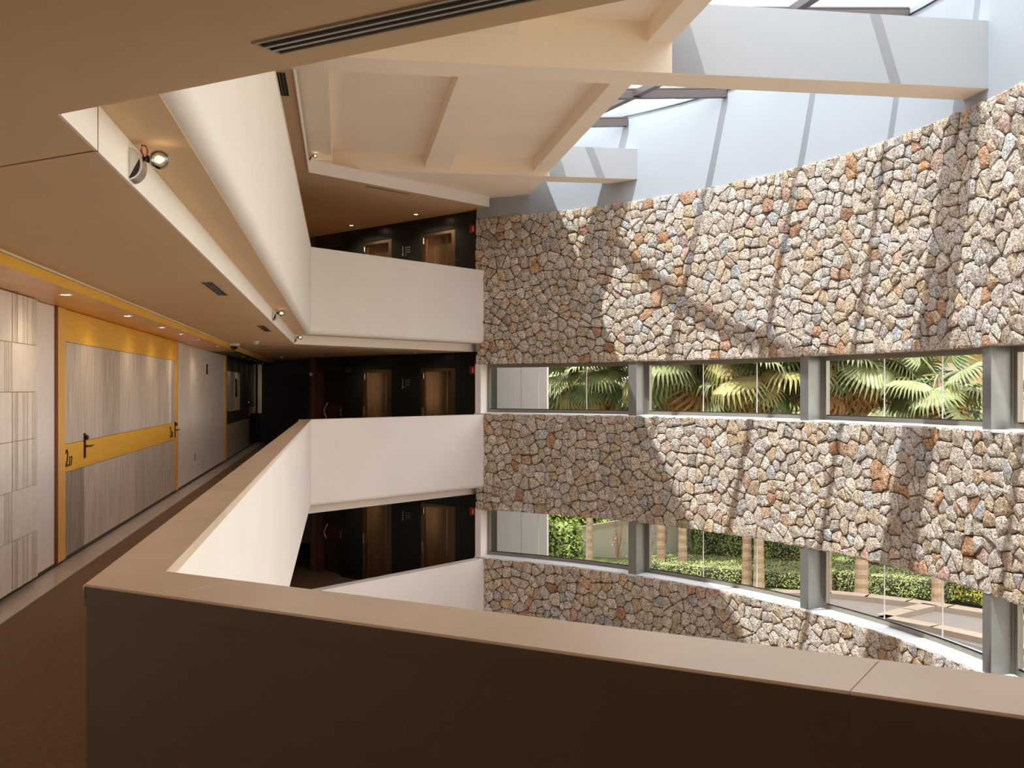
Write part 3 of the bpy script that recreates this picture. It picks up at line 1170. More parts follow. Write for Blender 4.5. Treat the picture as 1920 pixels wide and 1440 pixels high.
d3 = struct(empty('door_3', (F0, 27, 0)), 'dark banded room door near the end of the corridor')
board(d3, 'jamb', 24.45, 24.75, 0.045, 2.385, OAKV, 0.03, 0)
board(d3, 'header', 24.75, 33.4, 2.05, 2.385, DKBROWN, 0.004)
for t0, t1, ma in ((24.75, 26.4, GREYWOOD3), (26.4, 27.9, GREYWOOD), (27.9, 28.25, OAKV)):
    board(d3, 'upper_board', t0, t1, WB1, 2.05, ma, 0.004, 0.003)
board(d3, 'upper_board', 28.25, 33.4, WB1, 2.05, BLACK2, 0.004, 0.003)
board(d3, 'band_board', 24.75, 31.0, WB0 - 0.02, WB1, DKBROWN, 0.006, 0.002)
board(d3, 'band_board', 31.0, 33.4, WB0 - 0.02, WB1, BLACK, 0.006, 0.002)
for t0, t1, ma in ((24.75, 27.0, GREYWOOD3), (27.0, 30.9, GREYWOOD3), (30.9, 33.4, BLACK2)):
    board(d3, 'lower_board', t0, t1, 0.045, WB0 - 0.02, ma, 0.004, 0.003)
board(d3, 'door_plate', 27.0, 27.4, 1.45, 1.9, BPLAST, 0.012)
lever_handle(d3, 24.95, 1.02)
m = MB().tube([(F0 + 0.01, 30.6, 1.28), (F0 + 0.05, 30.6, 1.25), (F0 + 0.05, 30.6, 0.92), (F0 + 0.01, 30.6, 0.89)], 0.02, 8)
o = m.build('pull_bar', STEEL, d3, smooth=True)
o.matrix_parent_inverse = Matrix.Translation(d3.location).inverted()

# corridor end wall with charcoal door
we = struct(empty('door_4', (-1.6, 33.5, 0)), 'charcoal door in the black wall closing the corridor')
inv = Matrix.Translation(we.location).inverted()
for mb, nm, ma in ((MB().box(-2.6, -0.6, 33.5, 33.7, 0, 2.48), 'surround', BLACK),
                   (MB().box(-2.45, -1.05, 33.46, 33.5, 0.01, 2.12), 'leaf', BLACK2),
                   (MB().box(-2.52, -2.40, 33.40, 33.5, 0.9, 2.48), 'corner_strip', BRONZEL),
                   (MB().tube([(-1.12, 33.46, 1.35), (-1.12, 33.42, 1.35), (-1.12, 33.42, 1.18), (-1.12, 33.46, 1.18)], 0.012, 8), 'handle', STEEL)):
    o = mb.build(nm, ma, we)
    o.matrix_parent_inverse = inv

# wooden soffit over the doors
sf = struct(empty('ceiling_wood_soffit', (F0, 17, 2.39)), 'amber timber soffit with downlights over the room doors')
inv = Matrix.Translation(sf.location).inverted()
cuts = [-7, -2, 3.0, 6.6, 8.2, 10.2, 13.0, 16.0, 19.0, 22.0, 25.0, 28.0, 31.0, 33.5]
for a, b in zip(cuts[:-1], cuts[1:]):
    o = MB().box(F0 - 0.02, -2.05, a + 0.0015, b - 0.0015, 2.39, 2.415).build('soffit_board', SOFFITWOOD if b < 24 else DKBROWN, sf)
    o.matrix_parent_inverse = inv
cuts = [-7, 3.0, 6.2, 8.6, 9.6, 11.3, 13.0, 15.5, 18, 21, 24, 27, 30, 33.5]
for a, b in zip(cuts[:-1], cuts[1:]):
    o = MB().box(-2.05, -2.03, a + 0.002, b - 0.002, 2.388, 2.458).build('fascia_board', OAK, sf)
    o.matrix_parent_inverse = inv
o = MB().box(-2.045, -2.022, -7, 33.5, 2.461, 2.4762).build('edge_strip', SOFFITEDGE, sf)
o.matrix_parent_inverse = inv

# ------------------------------------------------------------------ lamps and lights


def point(name, loc, power, color, radius, parent, spot=None):
    ld = bpy.data.lights.new(name, 'SPOT' if spot else 'POINT')
    ld.energy = power
    ld.color = color
    ld.shadow_soft_size = radius
    if spot:
        ld.spot_size = R(spot)
        ld.spot_blend = 1.0
    o = bpy.data.objects.new(name, ld)
    COL.objects.link(o)
    o.parent = parent
    o.location = loc
    return o


def downlight(x, y, z, label, group, power=10.0, r=0.045):
    root = tag(empty('downlight', (x, y, z)), label, 'downlight', group)
    m = MB().lathe([(r + 0.014, 0.0), (r + 0.014, -0.004), (r + 0.002, -0.006), (r, -0.001), (r, 0.0)], 20)
    m.build('trim_ring', STEEL, root, smooth=False)
    m = MB().lathe([(r - 0.002, 0.0), (r - 0.002, -0.002)], 18)
    m.build('lens', SPOTGLOW, root)
    if power:
        point('downlight_lamp', (0, 0, -0.03), power, (1.0, 0.80, 0.55), 0.03, root, 150)
    return root


ordw = ['nearest', 'second', 'third', 'fourth', 'fifth', 'sixth', 'seventh', 'eighth']
for i, t in enumerate((9.0, 11.5, 13.6, 15.2, 16.9, 19.4)):
    downlight(-2.18, t, 2.39, 'recessed downlight in the amber soffit, %s along the corridor' % ordw[i], 'corridor soffit downlights', 3.5)
for i, t in enumerate((25.5, 27.3, 28.8, 30.2, 31.8)):
    downlight(-2.25, t, 2.39, 'small spot in the dark end of the corridor soffit, %s of five' % ordw[i], 'dark corridor spots', 1.5, 0.035)
for lev in (-1, 0, 1):
    for i, u in enumerate((1.5, 3.9)):
        p = LA + LU * u + LN * 0.55
        downlight(p.x, p.y, (lev + 1) * H - 0.724, 'lit downlight before the %s lift door of the %s lobby' % (('right', 'left')[i], LEVN[lev]), 'lobby downlights', 14.0 if lev == 0 else (75.0 if lev > 0 else 8.0))


def spot_lamp(x, y, z, label):
    """steel half-drum wall bracket with a clear globe bulb on a stub and a loop of red flex"""
    root = tag(empty('wall_lamp', (x, y, z)), label, 'wall lamp', 'globe wall lamps on the ceiling fascia')
    # half drum: axis along the fascia (y), flat side on the wall
    n = 14
    vs_, fs_ = [], []
    for yy in (-0.052, 0.052):
        for k in range(n + 1):
            a = -math.pi / 2 + math.pi * k / n
            vs_.append((0.055 * math.cos(a) + 0.004, yy, 0.066 * math.sin(a)))
    for k in range(n):
        fs_.append((k, k + 1, n + 1 + k + 1, n + 1 + k))
    fs_.append(tuple(range(n, -1, -1)))
    fs_.append(tuple(range(n + 1, 2 * n + 2)))
    br = MB().add(vs_, fs_).build('bracket', STEEL, root)
    vs_ = [(0.002, -0.0535, -0.064)]
    for k in range(9):
        a = -math.pi / 2 + math.pi * 0.62 * k / 8
        vs_.append((0.045 * math.cos(a) + 0.004, -0.0535, 0.06 * math.sin(a)))
    MB().add(vs_, [tuple(range(len(vs_)))]).build('cutout', BPLAST, br)
    MB().lathe([(0.008, 0.045), (0.009, 0.060), (0.015, 0.066), (0.016, 0.080), (0.010, 0.083)], 12, (0, 0, 0.03), 'X').build('socket', BPLAST, root, smooth=True)
    prof = []
    for k in range(11):
        a = -math.pi / 2 + math.pi * k / 10
        prof.append((max(0.004, 0.042 * math.cos(a)), 0.116 + 0.042 * math.sin(a)))
    gl = MB().lathe(prof, 18, (0, 0, 0.03), 'X').build('globe', BULBGLASS, root, smooth=True)
    prof = [(max(0.003, 0.011 * math.cos(-math.pi / 2 + math.pi * k / 6)), 0.120 + 0.016 * math.sin(-math.pi / 2 + math.pi * k / 6)) for k in range(7)]
    MB().lathe(prof, 10, (0, 0, 0.03), 'X').build('filament', BULBGLOW, gl, smooth=True)
    MB().tube([(0.055, 0, 0.035), (0.046, -0.012, 0.062), (0.048, -0.008, 0.086), (0.062, 0.004, 0.084), (0.070, 0.002, 0.062), (0.064, 0, 0.035)], 0.0035, 6).build('flex', REDS, root, smooth=True)
    point('bulb_light', (0.120, 0, 0.03), 0.08, (1.0, 0.8, 0.55), 0.02, root)
    return root


FZ = H - 0.724 + 0.085
spot_lamp(-0.858, 4.58, FZ - 0.012, 'steel wall lamp with clear globe on the fascia nearest the viewer')
spot_lamp(-0.860, 13.75, FZ, 'steel wall lamp with clear globe halfway down the corridor fascia')
spot_lamp(-0.865, 20.1, FZ, 'steel wall lamp with clear globe at the lobby corner of the middle ceiling')
spot_lamp(-0.588, 19.85, 2 * H - 0.724 + 0.2, 'steel wall lamp with clear globe at the corner of the upper ceiling')


def linear_vent(o2, u, w, length, width, z, slots, label, below=True):
    root = tag(empty('air_vent', (o2[0], o2[1], z)), label, 'air vent', 'linear ceiling air vents')
    inv_ = Matrix.Translation(root.location).inverted()
    m = MB().obox(o2, u, w, 0, length, 0, width, z - 0.0015, z - 0.0005)
    a = m.build('slot_backing', VENTB, root)
    m = MB()
    e = 0.008
    m.obox(o2, u, w, -e, 0, -e, width + e, z - 0.006, z)
    m.obox(o2, u, w, length, length + e, -e, width + e, z - 0.006, z)
    m.obox(o2, u, w, 0, length, -e, 0, z - 0.006, z)
    m.obox(o2, u, w, 0, length, width, width + e, z - 0.006, z)
    b = m.build('frame', VENTF, root)
    obs = [a, b]
    for k in range(1, slots):
        c = width * k / slots
        obs.append(MB().obox(o2, u, w, 0, length, c - 0.005, c + 0.005, z - 0.007, z - 0.001).build('blade', VENTM, root))
    for ob in obs:
        ob.matrix_parent_inverse = inv_
    return root


ZC = H - 0.724
linear_vent(Vector((-0.205, 2.665)), NEAR_D, NEAR_N, 2.2, 0.085, ZC, 3, 'long linear air vent in the dark near ceiling')
linear_vent(Vector((-1.085, 8.65)), Vector((0, 1)), Vector((1, 0)), 1.2, 0.08, ZC, 3, 'short linear air vent in the corridor ceiling nearest the viewer')
linear_vent(Vector((-1.10, 14.4)), Vector((0, 1)), Vector((1, 0)), 1.5, 0.09, ZC, 3, 'short linear air vent farther down the corridor ceiling')
linear_vent(Vector((-0.83, 13.9)), Vector((0, 1)), Vector((1, 0)), 1.1, 0.12, 2 * H - 0.724 - 0.001 + H - H, 3, 'linear air vent in the ceiling of the upper corridor')
fu = (Vector((3.2, 23.2)) - Vector((-0.6, 20.0))).normalized()
fw = Vector((-fu.y, fu.x))
linear_vent(Vector((-0.6, 20.0)) + fu * 1.75 + fw * 0.35, fu, fw, 1.15, 0.07, 2 * H - 0.724, 2, 'linear air vent in the ceiling of the upper lift lobby')
fu2 = (Vector((3.03, 23.92)) - Vector((-0.875, 20.33))).normalized()
fw2 = Vector((-fu2.y, fu2.x))
linear_vent(Vector((-0.875, 20.33)) + fu2 * 1.85 + fw2 * 0.30, fu2, fw2, 1.15, 0.07, ZC, 2, 'linear air vent in the ceiling of the middle lift lobby')


def smoke_detector(x, y, z, label):
    root = tag(empty('smoke_detector', (x, y, z)), label, 'smoke detector', 'white ceiling detectors')
    MB().lathe([(0.055, 0.0), (0.058, -0.012), (0.052, -0.02)], 18).build('base', WPLAST, root)
    MB().lathe([(0.040, -0.02), (0.044, -0.035), (0.034, -0.052), (0.012, -0.058)], 16).build('sensor', WPLAST, root, smooth=True)


smoke_detector(-1.48, 19.2, ZC, 'white smoke detector midway on the corridor ceiling')
smoke_detector(-1.52, 28.0, ZC, 'white smoke detector at the far end of the corridor ceiling')
root = tag(empty('ceiling_speaker', (-1.50, 21.3, ZC)), 'small flat round speaker in the corridor ceiling', 'speaker')
MB().lathe([(0.10, 0.0), (0.10, -0.006), (0.08, -0.01)], 20).build('rim', VENTF, root)
MB().lathe([(0.078, -0.008), (0.05, -0.0125), (0.01, -0.013)], 18).build('grille', VENTB, root)
root = tag(empty('security_camera', (-1.93, 20.0, ZC)), 'white dome security camera beside the amber soffit', 'security camera')
MB().lathe([(0.10, 0.0), (0.105, -0.03), (0.085, -0.055)], 20).build('housing', WPLAST, root, smooth=True)
prof = [(0.07 * math.cos(k / 6 * math.pi / 2) + 0.002, -0.055 - 0.07 * math.sin(k / 6 * math.pi / 2)) for k in range(7)]
MB().lathe(prof, 18).build('dome', BPLAST, root, smooth=True)

# ------------------------------------------------------------------ lift lobbies
LIFTS = ((0.77, 1.97), (3.03, 4.19))
REC = 0.30


def lobby(lev):
    z = lev * H
    nm = LEVN[lev]
    zt = 2.476 if lev < 1 else 2.476
    wl = struct(empty('wall_lift_lobby', (LA.x, LA.y, z)), 'black lacquered wall of the %s lift lobby' % nm)
    inv_ = Matrix.Translation(wl.location).inverted()

    def pc(mb, n_, ma, par=wl, smooth=False):
        o_ = mb.build(n_, ma, par, smooth)
        o_.matrix_parent_inverse = Matrix.Translation((par if par is not None else wl).matrix_basis.translation).inverted()
        return o_

    def ob(u0, u1, d0, d1, z0, z1):
        return MB().obox(LA, LU, LN, u0, u1, d0, d1, z + z0, z + z1)
    g = 0.004
    for u0, u1 in ((0.0, 0.77), (1.97, 3.03), (4.19, 5.02)):
        pc(ob(u0 + g, u1 - g, -0.4, 0.0, 0, zt), 'panel', BLACK)
    for u0, u1 in LIFTS:
        pc(ob(u0, u1, -0.4, 0.0, 2.13, zt), 'over_panel', BLACK)
    pc(ob(0, 6.4, -0.6, -0.42, 0, zt), 'backing', BLACK)
    pc(ob(6.12, 6.36, -0.4, 0.0, 0, zt), 'end_pier', BROWNWALL)
    # lifts
    for i, (u0, u1) in enumerate(LIFTS):
        side = ('right', 'left')[i]
        lf = tag(empty('lift_entrance', (*(LA + LU * ((u0 + u1) / 2)), z)), 'bronze steel lift door, %s one in the %s lobby' % (side, nm), 'lift door', 'lift doors')

        def lc(mb, n_, ma, par=lf, smooth=False):
            o_ = mb.build(n_, ma, par, smooth)
            o_.matrix_parent_inverse = Matrix.Translation(lf.location).inverted()
            return o_
        fw_ = 0.13
        lc(ob(u0 + 0.005, u0 + fw_, -REC, -0.015, 0.0, 2.125), 'jamb', BRONZE)
        lc(ob(u1 - fw_, u1 - 0.005, -REC, -0.015, 0.0, 2.125), 'jamb', BRONZE)
        lc(ob(u1 - fw_ - 0.03, u1 - fw_, -REC, -0.10, 0.0, 2.05), 'edge_trim', BRONZEL)
        lc(ob(u0 + fw_, u1 - fw_, -REC, -0.02, 2.05, 2.125), 'head', BRONZE)
        c = (u0 + u1) / 2 - 0.04
        lc(ob(u0 + fw_, c - 0.003, -REC - 0.02, -REC + 0.03, 0.01, 2.05), 'door_leaf', BRONZE)
        lc(ob(c + 0.003, u1 - fw_, -REC - 0.04, -REC + 0.01, 0.01, 2.05), 'door_leaf', BRONZE)
        lc(ob(c - 0.02, c - 0.003, -REC + 0.03, -REC + 0.042, 0.01, 2.05), 'edge_trim', BRONZEL)
        # position indicator and call button on the jamb
        ind = lc(ob(u1 - 0.10, u1 - 0.03, -0.015, -0.005, 1.88, 2.02), 'indicator', BPLAST)
        ob(u1 - 0.115, u1 - 0.105, -0.015, -0.002, 1.88, 2.02).build('indicator_light', SIGNW, ind)
        lc(ob(u1 - 0.085, u1 - 0.045, -0.015, -0.003, 0.95, 1.20), 'call_panel', STEEL)
    # double service door with copper pulls
    dr = tag(empty('service_door', (*(LA + LU * 5.57), z)), 'dark brown double door with copper pulls in the %s lobby' % nm, 'door', 'lobby service doors')

    def dc(mb, n_, ma, smooth=False, par=None):
        o_ = mb.build(n_, ma, par or dr, smooth)
        o_.matrix_parent_inverse = Matrix.Translation(dr.location).inverted()
        return o_
    for k, (u0, u1) in enumerate(((5.03, 5.565), (5.575, 6.11))):
        lf_ = dc(ob(u0, u1, -0.30, -0.25, 0.01, 2.12), 'leaf', DKBROWN)
        ob(u0, u1, -0.25, -0.245, 0.92, 1.25).build('band', REDBROWN, lf_)
        uu = (5.22, 5.92)[k]
        pts = []
        for q in range(9):
            f = q / 8
            p = LA + LU * (uu + 0.05 * math.sin(f * math.pi * 1.4)) + LN * (-0.20 + 0.04 * math.sin(f * math.pi))
            pts.append((p.x, p.y, z + 0.88 + 0.40 * f))
        MB().tube(pts, 0.022, 8).build('pull', COPPER, lf_, True)
    dc(ob(5.03, 6.11, -0.30, 0.0, 2.12, zt), 'over_panel', DKBROWN)
    dc(ob(6.075, 6.115, -0.30, 0.0, 0.0, 2.12), 'frame', DKFRAME)
    # red fire sign
    rs = tag(empty('fire_sign', (*(LA + LU * 0.17), z + 2.06)), 'red fire extinguisher sign on the black wall of the %s lobby' % nm, 'sign', 'red fire signs')

    def rc(u0, u1, d0, d1, z0, z1, n_, ma):
        o_ = ob(u0, u1, d0, d1, z0, z1).build(n_, ma, rs)
        o_.matrix_parent_inverse = Matrix.Translation(rs.location).inverted()
    rc(0.10, 0.27, 0.001, 0.012, 1.98, 2.15, 'plate', REDS)
    rc(0.145, 0.185, 0.012, 0.0135, 2.01, 2.10, 'extinguisher_icon', SIGNW)
    rc(0.155, 0.175, 0.012, 0.0135, 2.10, 2.125, 'extinguisher_icon', SIGNW)
    # floor directory
    ds = tag(empty('floor_directory', (*(LA + LU * 2.57), z + 1.8)), 'white floor directory print between the lifts of the %s lobby' % nm, 'sign', 'floor directories')
    for q, dg in enumerate('3210'):
        p = LA + LU * 2.60 + LN * 0.003
        text_obj('floor_number', dg, 0.085, SIGNW, frame4((p.x, p.y, z + 1.83 - q * 0.058), (-LU.x, -LU.y, 0)), ds, 0.001)
        for k in range(3 if q < 3 else 1):
            uu = 2.51 - k * 0.065
            o_ = ob(uu - 0.05, uu, 0.001, 0.003, 1.842 - q * 0.058, 1.862 - q * 0.058).build('caption_mark', SIGNG, ds)
            o_.matrix_parent_inverse = Matrix.Translation(ds.location).inverted()
    return wl


for lev in (-1, 0, 1):
    lobby(lev)

# two-line lobby caption (unreadably small in the place) and the exit pictogram
cs_ = tag(empty('lobby_caption', (*(LA + LU * 4.75), 2.1)), 'two short lines of grey lettering on the black wall of the middle lobby', 'sign')
for row_, zz, us in ((0, 2.115, (4.62, 4.67, 4.73, 4.80)), (1, 2.055, (4.60, 4.655, 4.71, 4.765, 4.82))):
    for uu in us:
        for k, (a, b, c, d) in enumerate(((0, 0.008, 0, 0.04), (0.024, 0.032, 0, 0.04), (0.008, 0.024, 0.016, 0.024))):
            o = MB().obox(LA, LU, LN, uu + a, uu + b, 0.001, 0.003, zz + c, zz + d).build('letter_stroke', SIGNG, cs_)
            o.matrix_parent_inverse = Matrix.Translation(cs_.location).inverted()
ex = tag(empty('exit_sign', (*(LA + LU * 4.69), H + 1.6)), 'pale green exit pictogram on the black wall of the upper lobby', 'sign')
for a, b, c, d in ((4.83, 4.845, 1.48, 1.62), (4.80, 4.845, 1.605, 1.62), (4.80, 4.845, 1.48, 1.495), (4.72, 4.775, 1.54, 1.556), (4.755, 4.765, 1.525, 1.575),
                   (4.60, 4.655, 1.56, 1.575), (4.62, 4.645, 1.53, 1.60), (4.61, 4.625, 1.48, 1.535), (4.645, 4.665, 1.48, 1.53), (4.618, 4.645, 1.608, 1.635)):
    o = MB().obox(LA, LU, LN, a, b, 0.001, 0.004, H + c, H + d).build('pictogram_stroke', SIGNGR, ex)
    o.matrix_parent_inverse = Matrix.Translation(ex.location).inverted()
ps = LA + LU * 6.30
sd = tag(empty('alarm_sounder', (ps.x, ps.y, 2.03)), 'round white alarm sounder on the brown pier by the corridor end', 'alarm')
m = MB().lathe([(0.05, 0.0), (0.052, 0.03), (0.035, 0.06), (0.01, 0.065)], 14, (0, 0, 0), 'X')
o = m.build('sounder_body', WPLAST, sd, smooth=True)
sd.rotation_euler = (0, 0, math.atan2(LN.y, LN.x))

# ------------------------------------------------------------------ garden
GZ = -3.3
LAWN = mat('lawn_ground', (0.20, 0.24, 0.07), 0.95, var=0.35, scale=5)
LEAF1 = mat('bright_green_leaf', (0.33, 0.40, 0.06), 0.55, var=0.4, scale=30)
LEAF2 = mat('mid_green_leaf', (0.289, 0.374, 0.085), 0.55, var=0.45, scale=30)
LEAF3 = mat('dark_green_leaf', (0.145, 0.212, 0.051), 0.5, var=0.45, scale=30)
LEAF4 = mat('yellow_green_leaf', (0.42, 0.40, 0.03), 0.55, var=0.4, scale=30)
LEAFP = mat('pale_ground_cover_leaf', (0.33, 0.36, 0.12), 0.6, var=0.35, scale=30)
RUST = mat('rust_red_plume', (0.32, 0.11, 0.035), 0.7, var=0.4, scale=20)
HCORE = mat('hedge_inner_twigs', (0.03, 0.035, 0.012), 0.9)
BARK = mat('ringed_palm_bark', (0.36, 0.245, 0.15), 0.9, var=0.3, scale=7, stretch=(1, 1, 7), bump=0.5, bscale=20)
FROND = mat('palm_frond_green', (0.24, 0.265, 0.105), 0.5, var=0.25, scale=6)
FROND2 = mat('palm_frond_dark', (0.13, 0.17, 0.05), 0.5, var=0.3, scale=6)
FRONDY = mat('palm_frond_yellow', (0.36, 0.32, 0.11), 0.55, var=0.3, scale=6)
FRONDD = mat('dead_palm_frond', (0.38, 0.20, 0.07), 0.8, var=0.3, scale=8)
GWALL = mat('garden_wall_render', (0.84, 0.77, 0.73), 0.8, var=0.03, scale=1)
GCAP = mat('garden_wall_cap', (0.62, 0.50, 0.40), 0.8, var=0.05, scale=3)
PAVE = mat('terrace_paving', (0.15, 0.125, 0.105), 0.8, var=0.06, scale=3)
CURB = mat('sand_stone_kerb', (0.25, 0.19, 0.14), 0.8, var=0.06, scale=4)
FACADE = mat('ochre_facade', (0.50, 0.36, 0.21), 0.85, var=0.05, scale=0.5)
FACADE2 = mat('cream_balcony_render', (0.56, 0.44, 0.31), 0.85)
PANE = mat('dark_far_window', (0.05, 0.045, 0.04), 0.2)
SHUT = mat('white_shutter', (0.62, 0.58, 0.52), 0.7)

gpoly = [cpt(s, 0.52) for s in np.linspace(0.0, S_END, 60)] + [(9.5, -14), (75, -14), (75, 90), (-8, 90), (-8, 36), (-0.2, 36), (-0.2, 29.9), (3.75, 24.75)]
struct(MB().prism(gpoly, GZ - 0.2, GZ).build('ground_garden', LAWN), 'garden ground outside the windows')


def leaf_cloud(name, pts, nrms, size, material, parent, seed):
    r = np.random.default_rng(seed)
    k = len(pts)
    a = r.normal(size=(k, 3))
    n = nrms + r.normal(scale=0.55, size=(k, 3))
    n /= np.linalg.norm(n, axis=1)[:, None]
    u = np.cross(n, a)
    u /= np.linalg.norm(u, axis=1)[:, None]
    w = np.cross(n, u)
    sz = size * r.uniform(0.6, 1.3, size=(k, 1))
    P = np.stack([pts - u * sz * 0.5, pts + w * sz * 0.28 + n * sz * 0.06, pts + u * sz * 0.5, pts - w * sz * 0.28 + n * sz * 0.06], axis=1).reshape(-1, 3)
    me = bpy.data.meshes.new(name)
    idx = np.arange(4 * k).reshape(-1, 4)
    me.from_pydata(P.tolist(), [], idx.tolist())
    me.materials.append(material)
    me.update()
    o = put(name, me, parent)
    o['kind'] = 'stuff'
    return o


def hedge(name, label, center, size, rz, density, leaf, leafm, seed, lumps=0.12, round_=0.25):
    root = tag(empty(name, (center[0], center[1], GZ), R(rz)), label, 'hedge')
    r = np.random.default_rng(seed)
    sx, sy, sz = size
    # superellipsoid-like body
    nu, nv = 20, 10
    vs_, fs_ = [], []

    def body(u, v, k=1.0):
        cu, su = math.cos(u), math.sin(u)
        cv, sv = math.cos(v), math.sin(v)
        e = round_
        f = lambda q, p: math.copysign(abs(q) ** p, q)
        return Vector((sx / 2 * f(cu, e) * f(cv, e) * k, sy / 2 * f(su, e) * f(cv, e) * k, sz / 2 + sz / 2 * f(sv, e) * k))
    for i in range(nv + 1):
        for j in range(nu):
            p = body(2 * math.pi * j / nu, -math.pi / 2 + math.pi * i / nv, 0.90)
            vs_.append(tuple(p))
    for i in range(nv):
        for j in range(nu):
            fs_.append((i * nu + j, i * nu + (j + 1) % nu, (i + 1) * nu + (j + 1) % nu, (i + 1) * nu + j))
    MB().add(vs_, fs_).build('inner_mass', HCORE, root)
    area = 2 * (sx + sy) * sz + sx * sy
    k = int(area * density)
    # area-weighted box sampling pushed onto the rounded body
    faces = np.array([sx * sy, sx * sz, sx * sz, sy * sz, sy * sz])
    pick = r.choice(5, size=k, p=faces / faces.sum())
    q = r.uniform(-1, 1, size=(k, 3))
    q[pick == 0, 2] = 1
    q[pick == 1, 1] = 1
    q[pick == 2, 1] = -1
    q[pick == 3, 0] = 1
    q[pick == 4, 0] = -1
    p4 = 5.0
    nrm = (np.abs(q) ** p4).sum(1) ** (1 / p4)
    d = q / nrm[:, None]
    jit = 0.93 + lumps * (np.sin(q[:, 0] * 7 * sx / 2 + seed) * np.cos(q[:, 1] * 6 * sy / 2) * 0.5 + r.uniform(-0.6, 0.5, size=k))
    d = d * jit[:, None]
    pts = np.stack([d[:, 0] * sx / 2, d[:, 1] * sy / 2, sz / 2 + d[:, 2] * sz / 2], axis=1)
    nr = np.stack([np.sign(q[:, 0]) * np.abs(q[:, 0]) ** 4, np.sign(q[:, 1]) * np.abs(q[:, 1]) ** 4, np.sign(q[:, 2]) * np.abs(q[:, 2]) ** 4 + 0.35], axis=1)
    leaf_cloud('leaves', pts, nr, leaf, leafm, root, seed + 1)
    return root


# garden wall rising to the right, with hedge behind, seen through the lower first window
gw = struct(empty('wall_garden', (6.5, 30.5, GZ)), 'pale garden wall with a sloping cap behind the lower windows')
gA, gB = Vector((5.0, 31.6)), Vector((9.6, 29.6))
u = (gB - gA).normalized()
w = Vector((-u.y, u.x))
L_ = (gB - gA).length
zA, zB = -2.95, -2.0
q = [(*(gA), GZ), (*(gB), GZ), (*(gB + w * 0.25), GZ), (*(gA + w * 0.25), GZ), (*(gA), zA), (*(gB), zB), (*(gB + w * 0.25), zB), (*(gA + w * 0.25), zA)]
fb = [(0, 3, 2, 1), (4, 5, 6, 7), (0, 1, 5, 4), (1, 2, 6, 5), (2, 3, 7, 6), (3, 0, 4, 7)]
o = MB().add(q, fb).build('wall_face', GWALL, gw)
o.matrix_parent_inverse = Matrix.Translation(gw.location).inverted()
e = 0.06
q = [(*(gA - w * e), zA), (*(gB - w * e), zB), (*(gB + w * (0.25 + e)), zB), (*(gA + w * (0.25 + e)), zA)]
q += [(x, y, z + 0.12) for x, y, z in q]
o = MB().add(q, fb).build('cap', GCAP, gw)
o.matrix_parent_inverse = Matrix.Translation(gw.location).inverted()
gB2 = Vector((10.9, 29.2))
o = MB().prism([tuple(gB), tuple(gB2), tuple(gB2 + w * 0.25), tuple(gB + w * 0.25)], GZ, -1.0).build('wall_face', GWALL, gw)
o.matrix_parent_inverse = Matrix.Translation(gw.location).inverted()
# white exterior wing seen edge-on at the lobby end of both window strips
wing = struct(empty('wall_wing', (3.2, 26.5, GZ)), 'flat white outside wall seen through the lobby end of both window strips')
for z0, z1 in ((GZ, -0.2), (-0.2, 5.0)):
    for f0, f1 in ((0.0, 0.735), (0.735, 1.0)):
        a, b = Vector((2.6, 25.78)), Vector((4.86, 25.05))
        d_ = (b - a)
        un = d_.normalized()
        o = MB().obox(a, un, Vector((-un.y, un.x)), d_.length * f0 + 0.004, d_.length * f1 - 0.004, 0, 0.3, z0 + 0.004, z1 - 0.004).build('facade_panel', GWALL, wing)
        o.matrix_parent_inverse = Matrix.Translation(wing.location).inverted()

hedge('hedge', 'bright green hedge behind the sloping garden wall', (7.6, 33.2), (8.5, 1.8, 3.4), -14, 260, 0.13, LEAF1, 21)
hedge('shrub', 'dark leafy shrub in front of the sloping garden wall', (6.0, 29.6), (1.5, 1.0, 1.15), 0, 420, 0.10, LEAF2, 23, 0.3, 0.7)
hedge('hedge', 'large rounded green hedge behind the pair of ringed palm trunks', (11.6, 28.4), (4.2, 2.4, 2.25), -30, 800, 0.06, LEAF2, 25, 0.16, 0.45)
hedge('hedge', 'dark green hedge behind the rust coloured plumes', (15.2, 25.9), (4.2, 1.6, 1.95), -38, 420, 0.08, LEAF3, 27, 0.14, 0.4)
hedge('hedge', 'dark hedge continuing past the plumes toward the apartment block', (18.9, 23.0), (6.0, 1.6, 1.9), -38, 260, 0.085, LEAF3, 29, 0.14, 0.4)
hedge('hedge', 'clipped yellow green hedge at the end of the terrace kerb', (15.3, 21.7), (3.4, 1.3, 1.0), -36, 900, 0.06, LEAF4, 31, 0.06, 0.3)
hedge('ground_cover_bed', 'low pale green ground cover bed around the palm trunks', (10.2, 26.6), (6.2, 2.4, 0.42), -33, 1100, 0.052, LEAFP, 33, 0.10, 0.3)
hedge('ground_cover_bed', 'low green ground cover bed beside the terrace kerb', (13.2, 24.1), (3.9, 1.9, 0.55), -40, 1100, 0.052, LEAFP, 35, 0.10, 0.3)
hedge('hedge', 'tall dark screen of shrubs beyond the palms', (14.0, 34.0), (16, 2.0, 5.2), -35, 90, 0.22, LEAF3, 37, 0.2, 0.5)
hedge('hedge', 'small conifer green shrub below the apartment balconies', (24.6, 33.0), (2.6, 2.2, 4.6), -35, 160, 0.16, LEAF2, 39, 0.3, 0.7)

